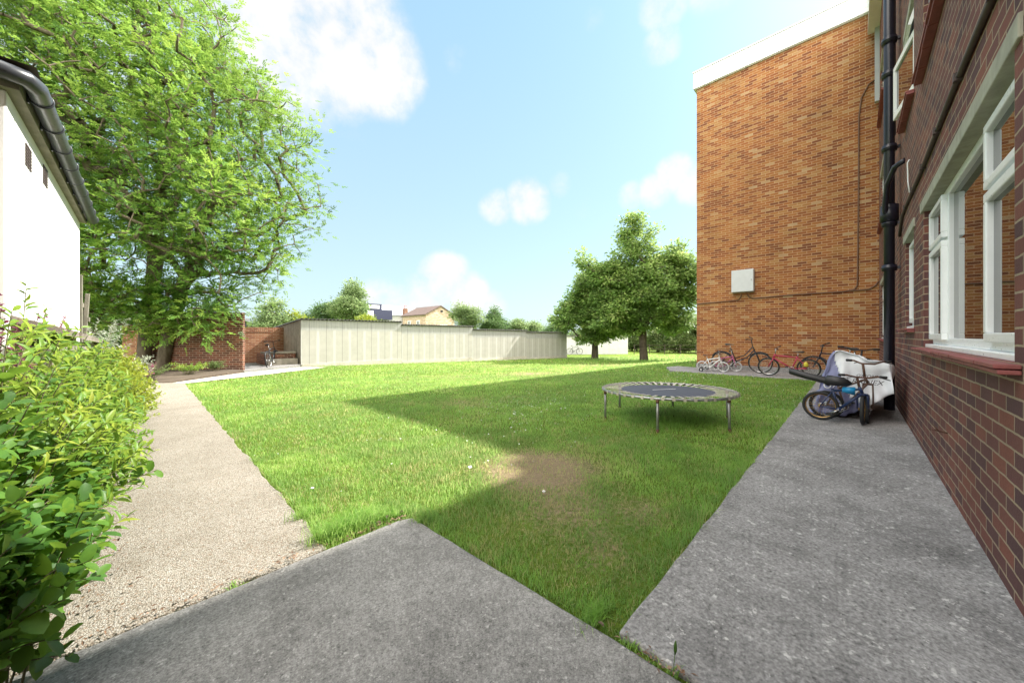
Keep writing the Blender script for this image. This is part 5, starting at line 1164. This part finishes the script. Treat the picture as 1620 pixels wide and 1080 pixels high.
def cpanel(name, mat, test):
    b = MB(); idx = {}
    def vid(a, q):
        if (a, q) not in idx: idx[(a, q)] = len(b.v); b.v.append(tuple(grid[a][q]))
        return idx[(a, q)]
    for a in range(nz_):
        for q in range(ny - 1):
            if test(ysn[q], a / nz_): b.f.append((vid(a, q), vid(a, q + 1), vid(a + 1, q + 1), vid(a + 1, q))); b.sm.append(True)
    o = b.build(name, mat, cv); md = o.modifiers.new('thick', 'SOLIDIFY'); md.thickness = .003
isb = lambda y, f: y > .20 - .34 * max(0, f - .12) + (.5 if f > .62 and False else 0)
cpanel('blue_end_panel', M['cover_blue'], isb); cpanel('silver_end_panel', M['cover_silver'], lambda y, f: not isb(y, f))
def text(s, mat, size, loc, rot, name, parent, shear=0.):
    cu = bpy.data.curves.new(name, 'FONT'); cu.body = s; cu.size = size; cu.extrude = .0015; cu.shear = shear; cu.align_x = 'CENTER'; cu.align_y = 'CENTER'; cu.materials.append(mat)
    tmp = bpy.data.objects.new(name, cu); C.objects.link(tmp); bpy.context.view_layer.update()
    me = bpy.data.meshes.new_from_object(tmp.evaluated_get(bpy.context.evaluated_depsgraph_get())); bpy.data.objects.remove(tmp); me.name = name
    o = bpy.data.objects.new(name, me); C.objects.link(o); o.parent = parent; o.location = loc; o.rotation_euler = rot; return o
text('RAINEX', M['black_plastic'], .085, (-.275, -.13, .52), (R(84), R(2), R(-90)), 'lettering', cv, .25)
text('OXFORD', M['black_plastic'], .05, (-.265, -.13, .60), (R(84), R(2), R(-90)), 'lettering', cv, .25)
text('OXF', M['litter'], .11, (-.275, .20, .45), (R(80), R(-12), R(-90)), 'lettering', cv)
b = MB(); b.tube([(.12, 0, .25), (.35, 0, .42), (.7, 0, .5), (1.1, 0, .62)], [.05, .10, .13, .06], 10); b.box(.45, .85, -.13, .13, .18, .45); b.tube([(1.32, -.07, .25), (1.12, -.07, .7)], .025, 8); b.tube([(1.32, .07, .25), (1.12, .07, .7)], .025, 8); b.tube([(.05, -.17, .3), (.6, -.17, .25)], .045, 10)
b.build('chassis', M['black_plastic'], cv)
for x in (.12, 1.32):
    b = MB(); b.ring((x, 0, .25), (0, 1, 0), .2, .055, 32, 10); wv = b.build('wheel', M['black_rubber'], cv)
    b = MB(); b.disc((x, 0, .25), (0, 1, 0), .1, .06, 20); b.build('rim', M['chrome'], wv)
tw = thing('dry_twig', 'forked dry twig sticking out of the brown wall low down by the path', 'twig', (4.1, -.5, .45)); 
b = MB(); b.tube([(0, 0, 0), (.03, .05, .005), (.0, .09, .015)], [.006, .005, .002], 6); b.tube([(.02, .04, .005), (.05, .075, .06)], [.005, .002], 6); b.tube([(.02, .04, .005), (-.06, .07, .03)], [.005, .002], 6); b.build('stick', M['rust'], tw)
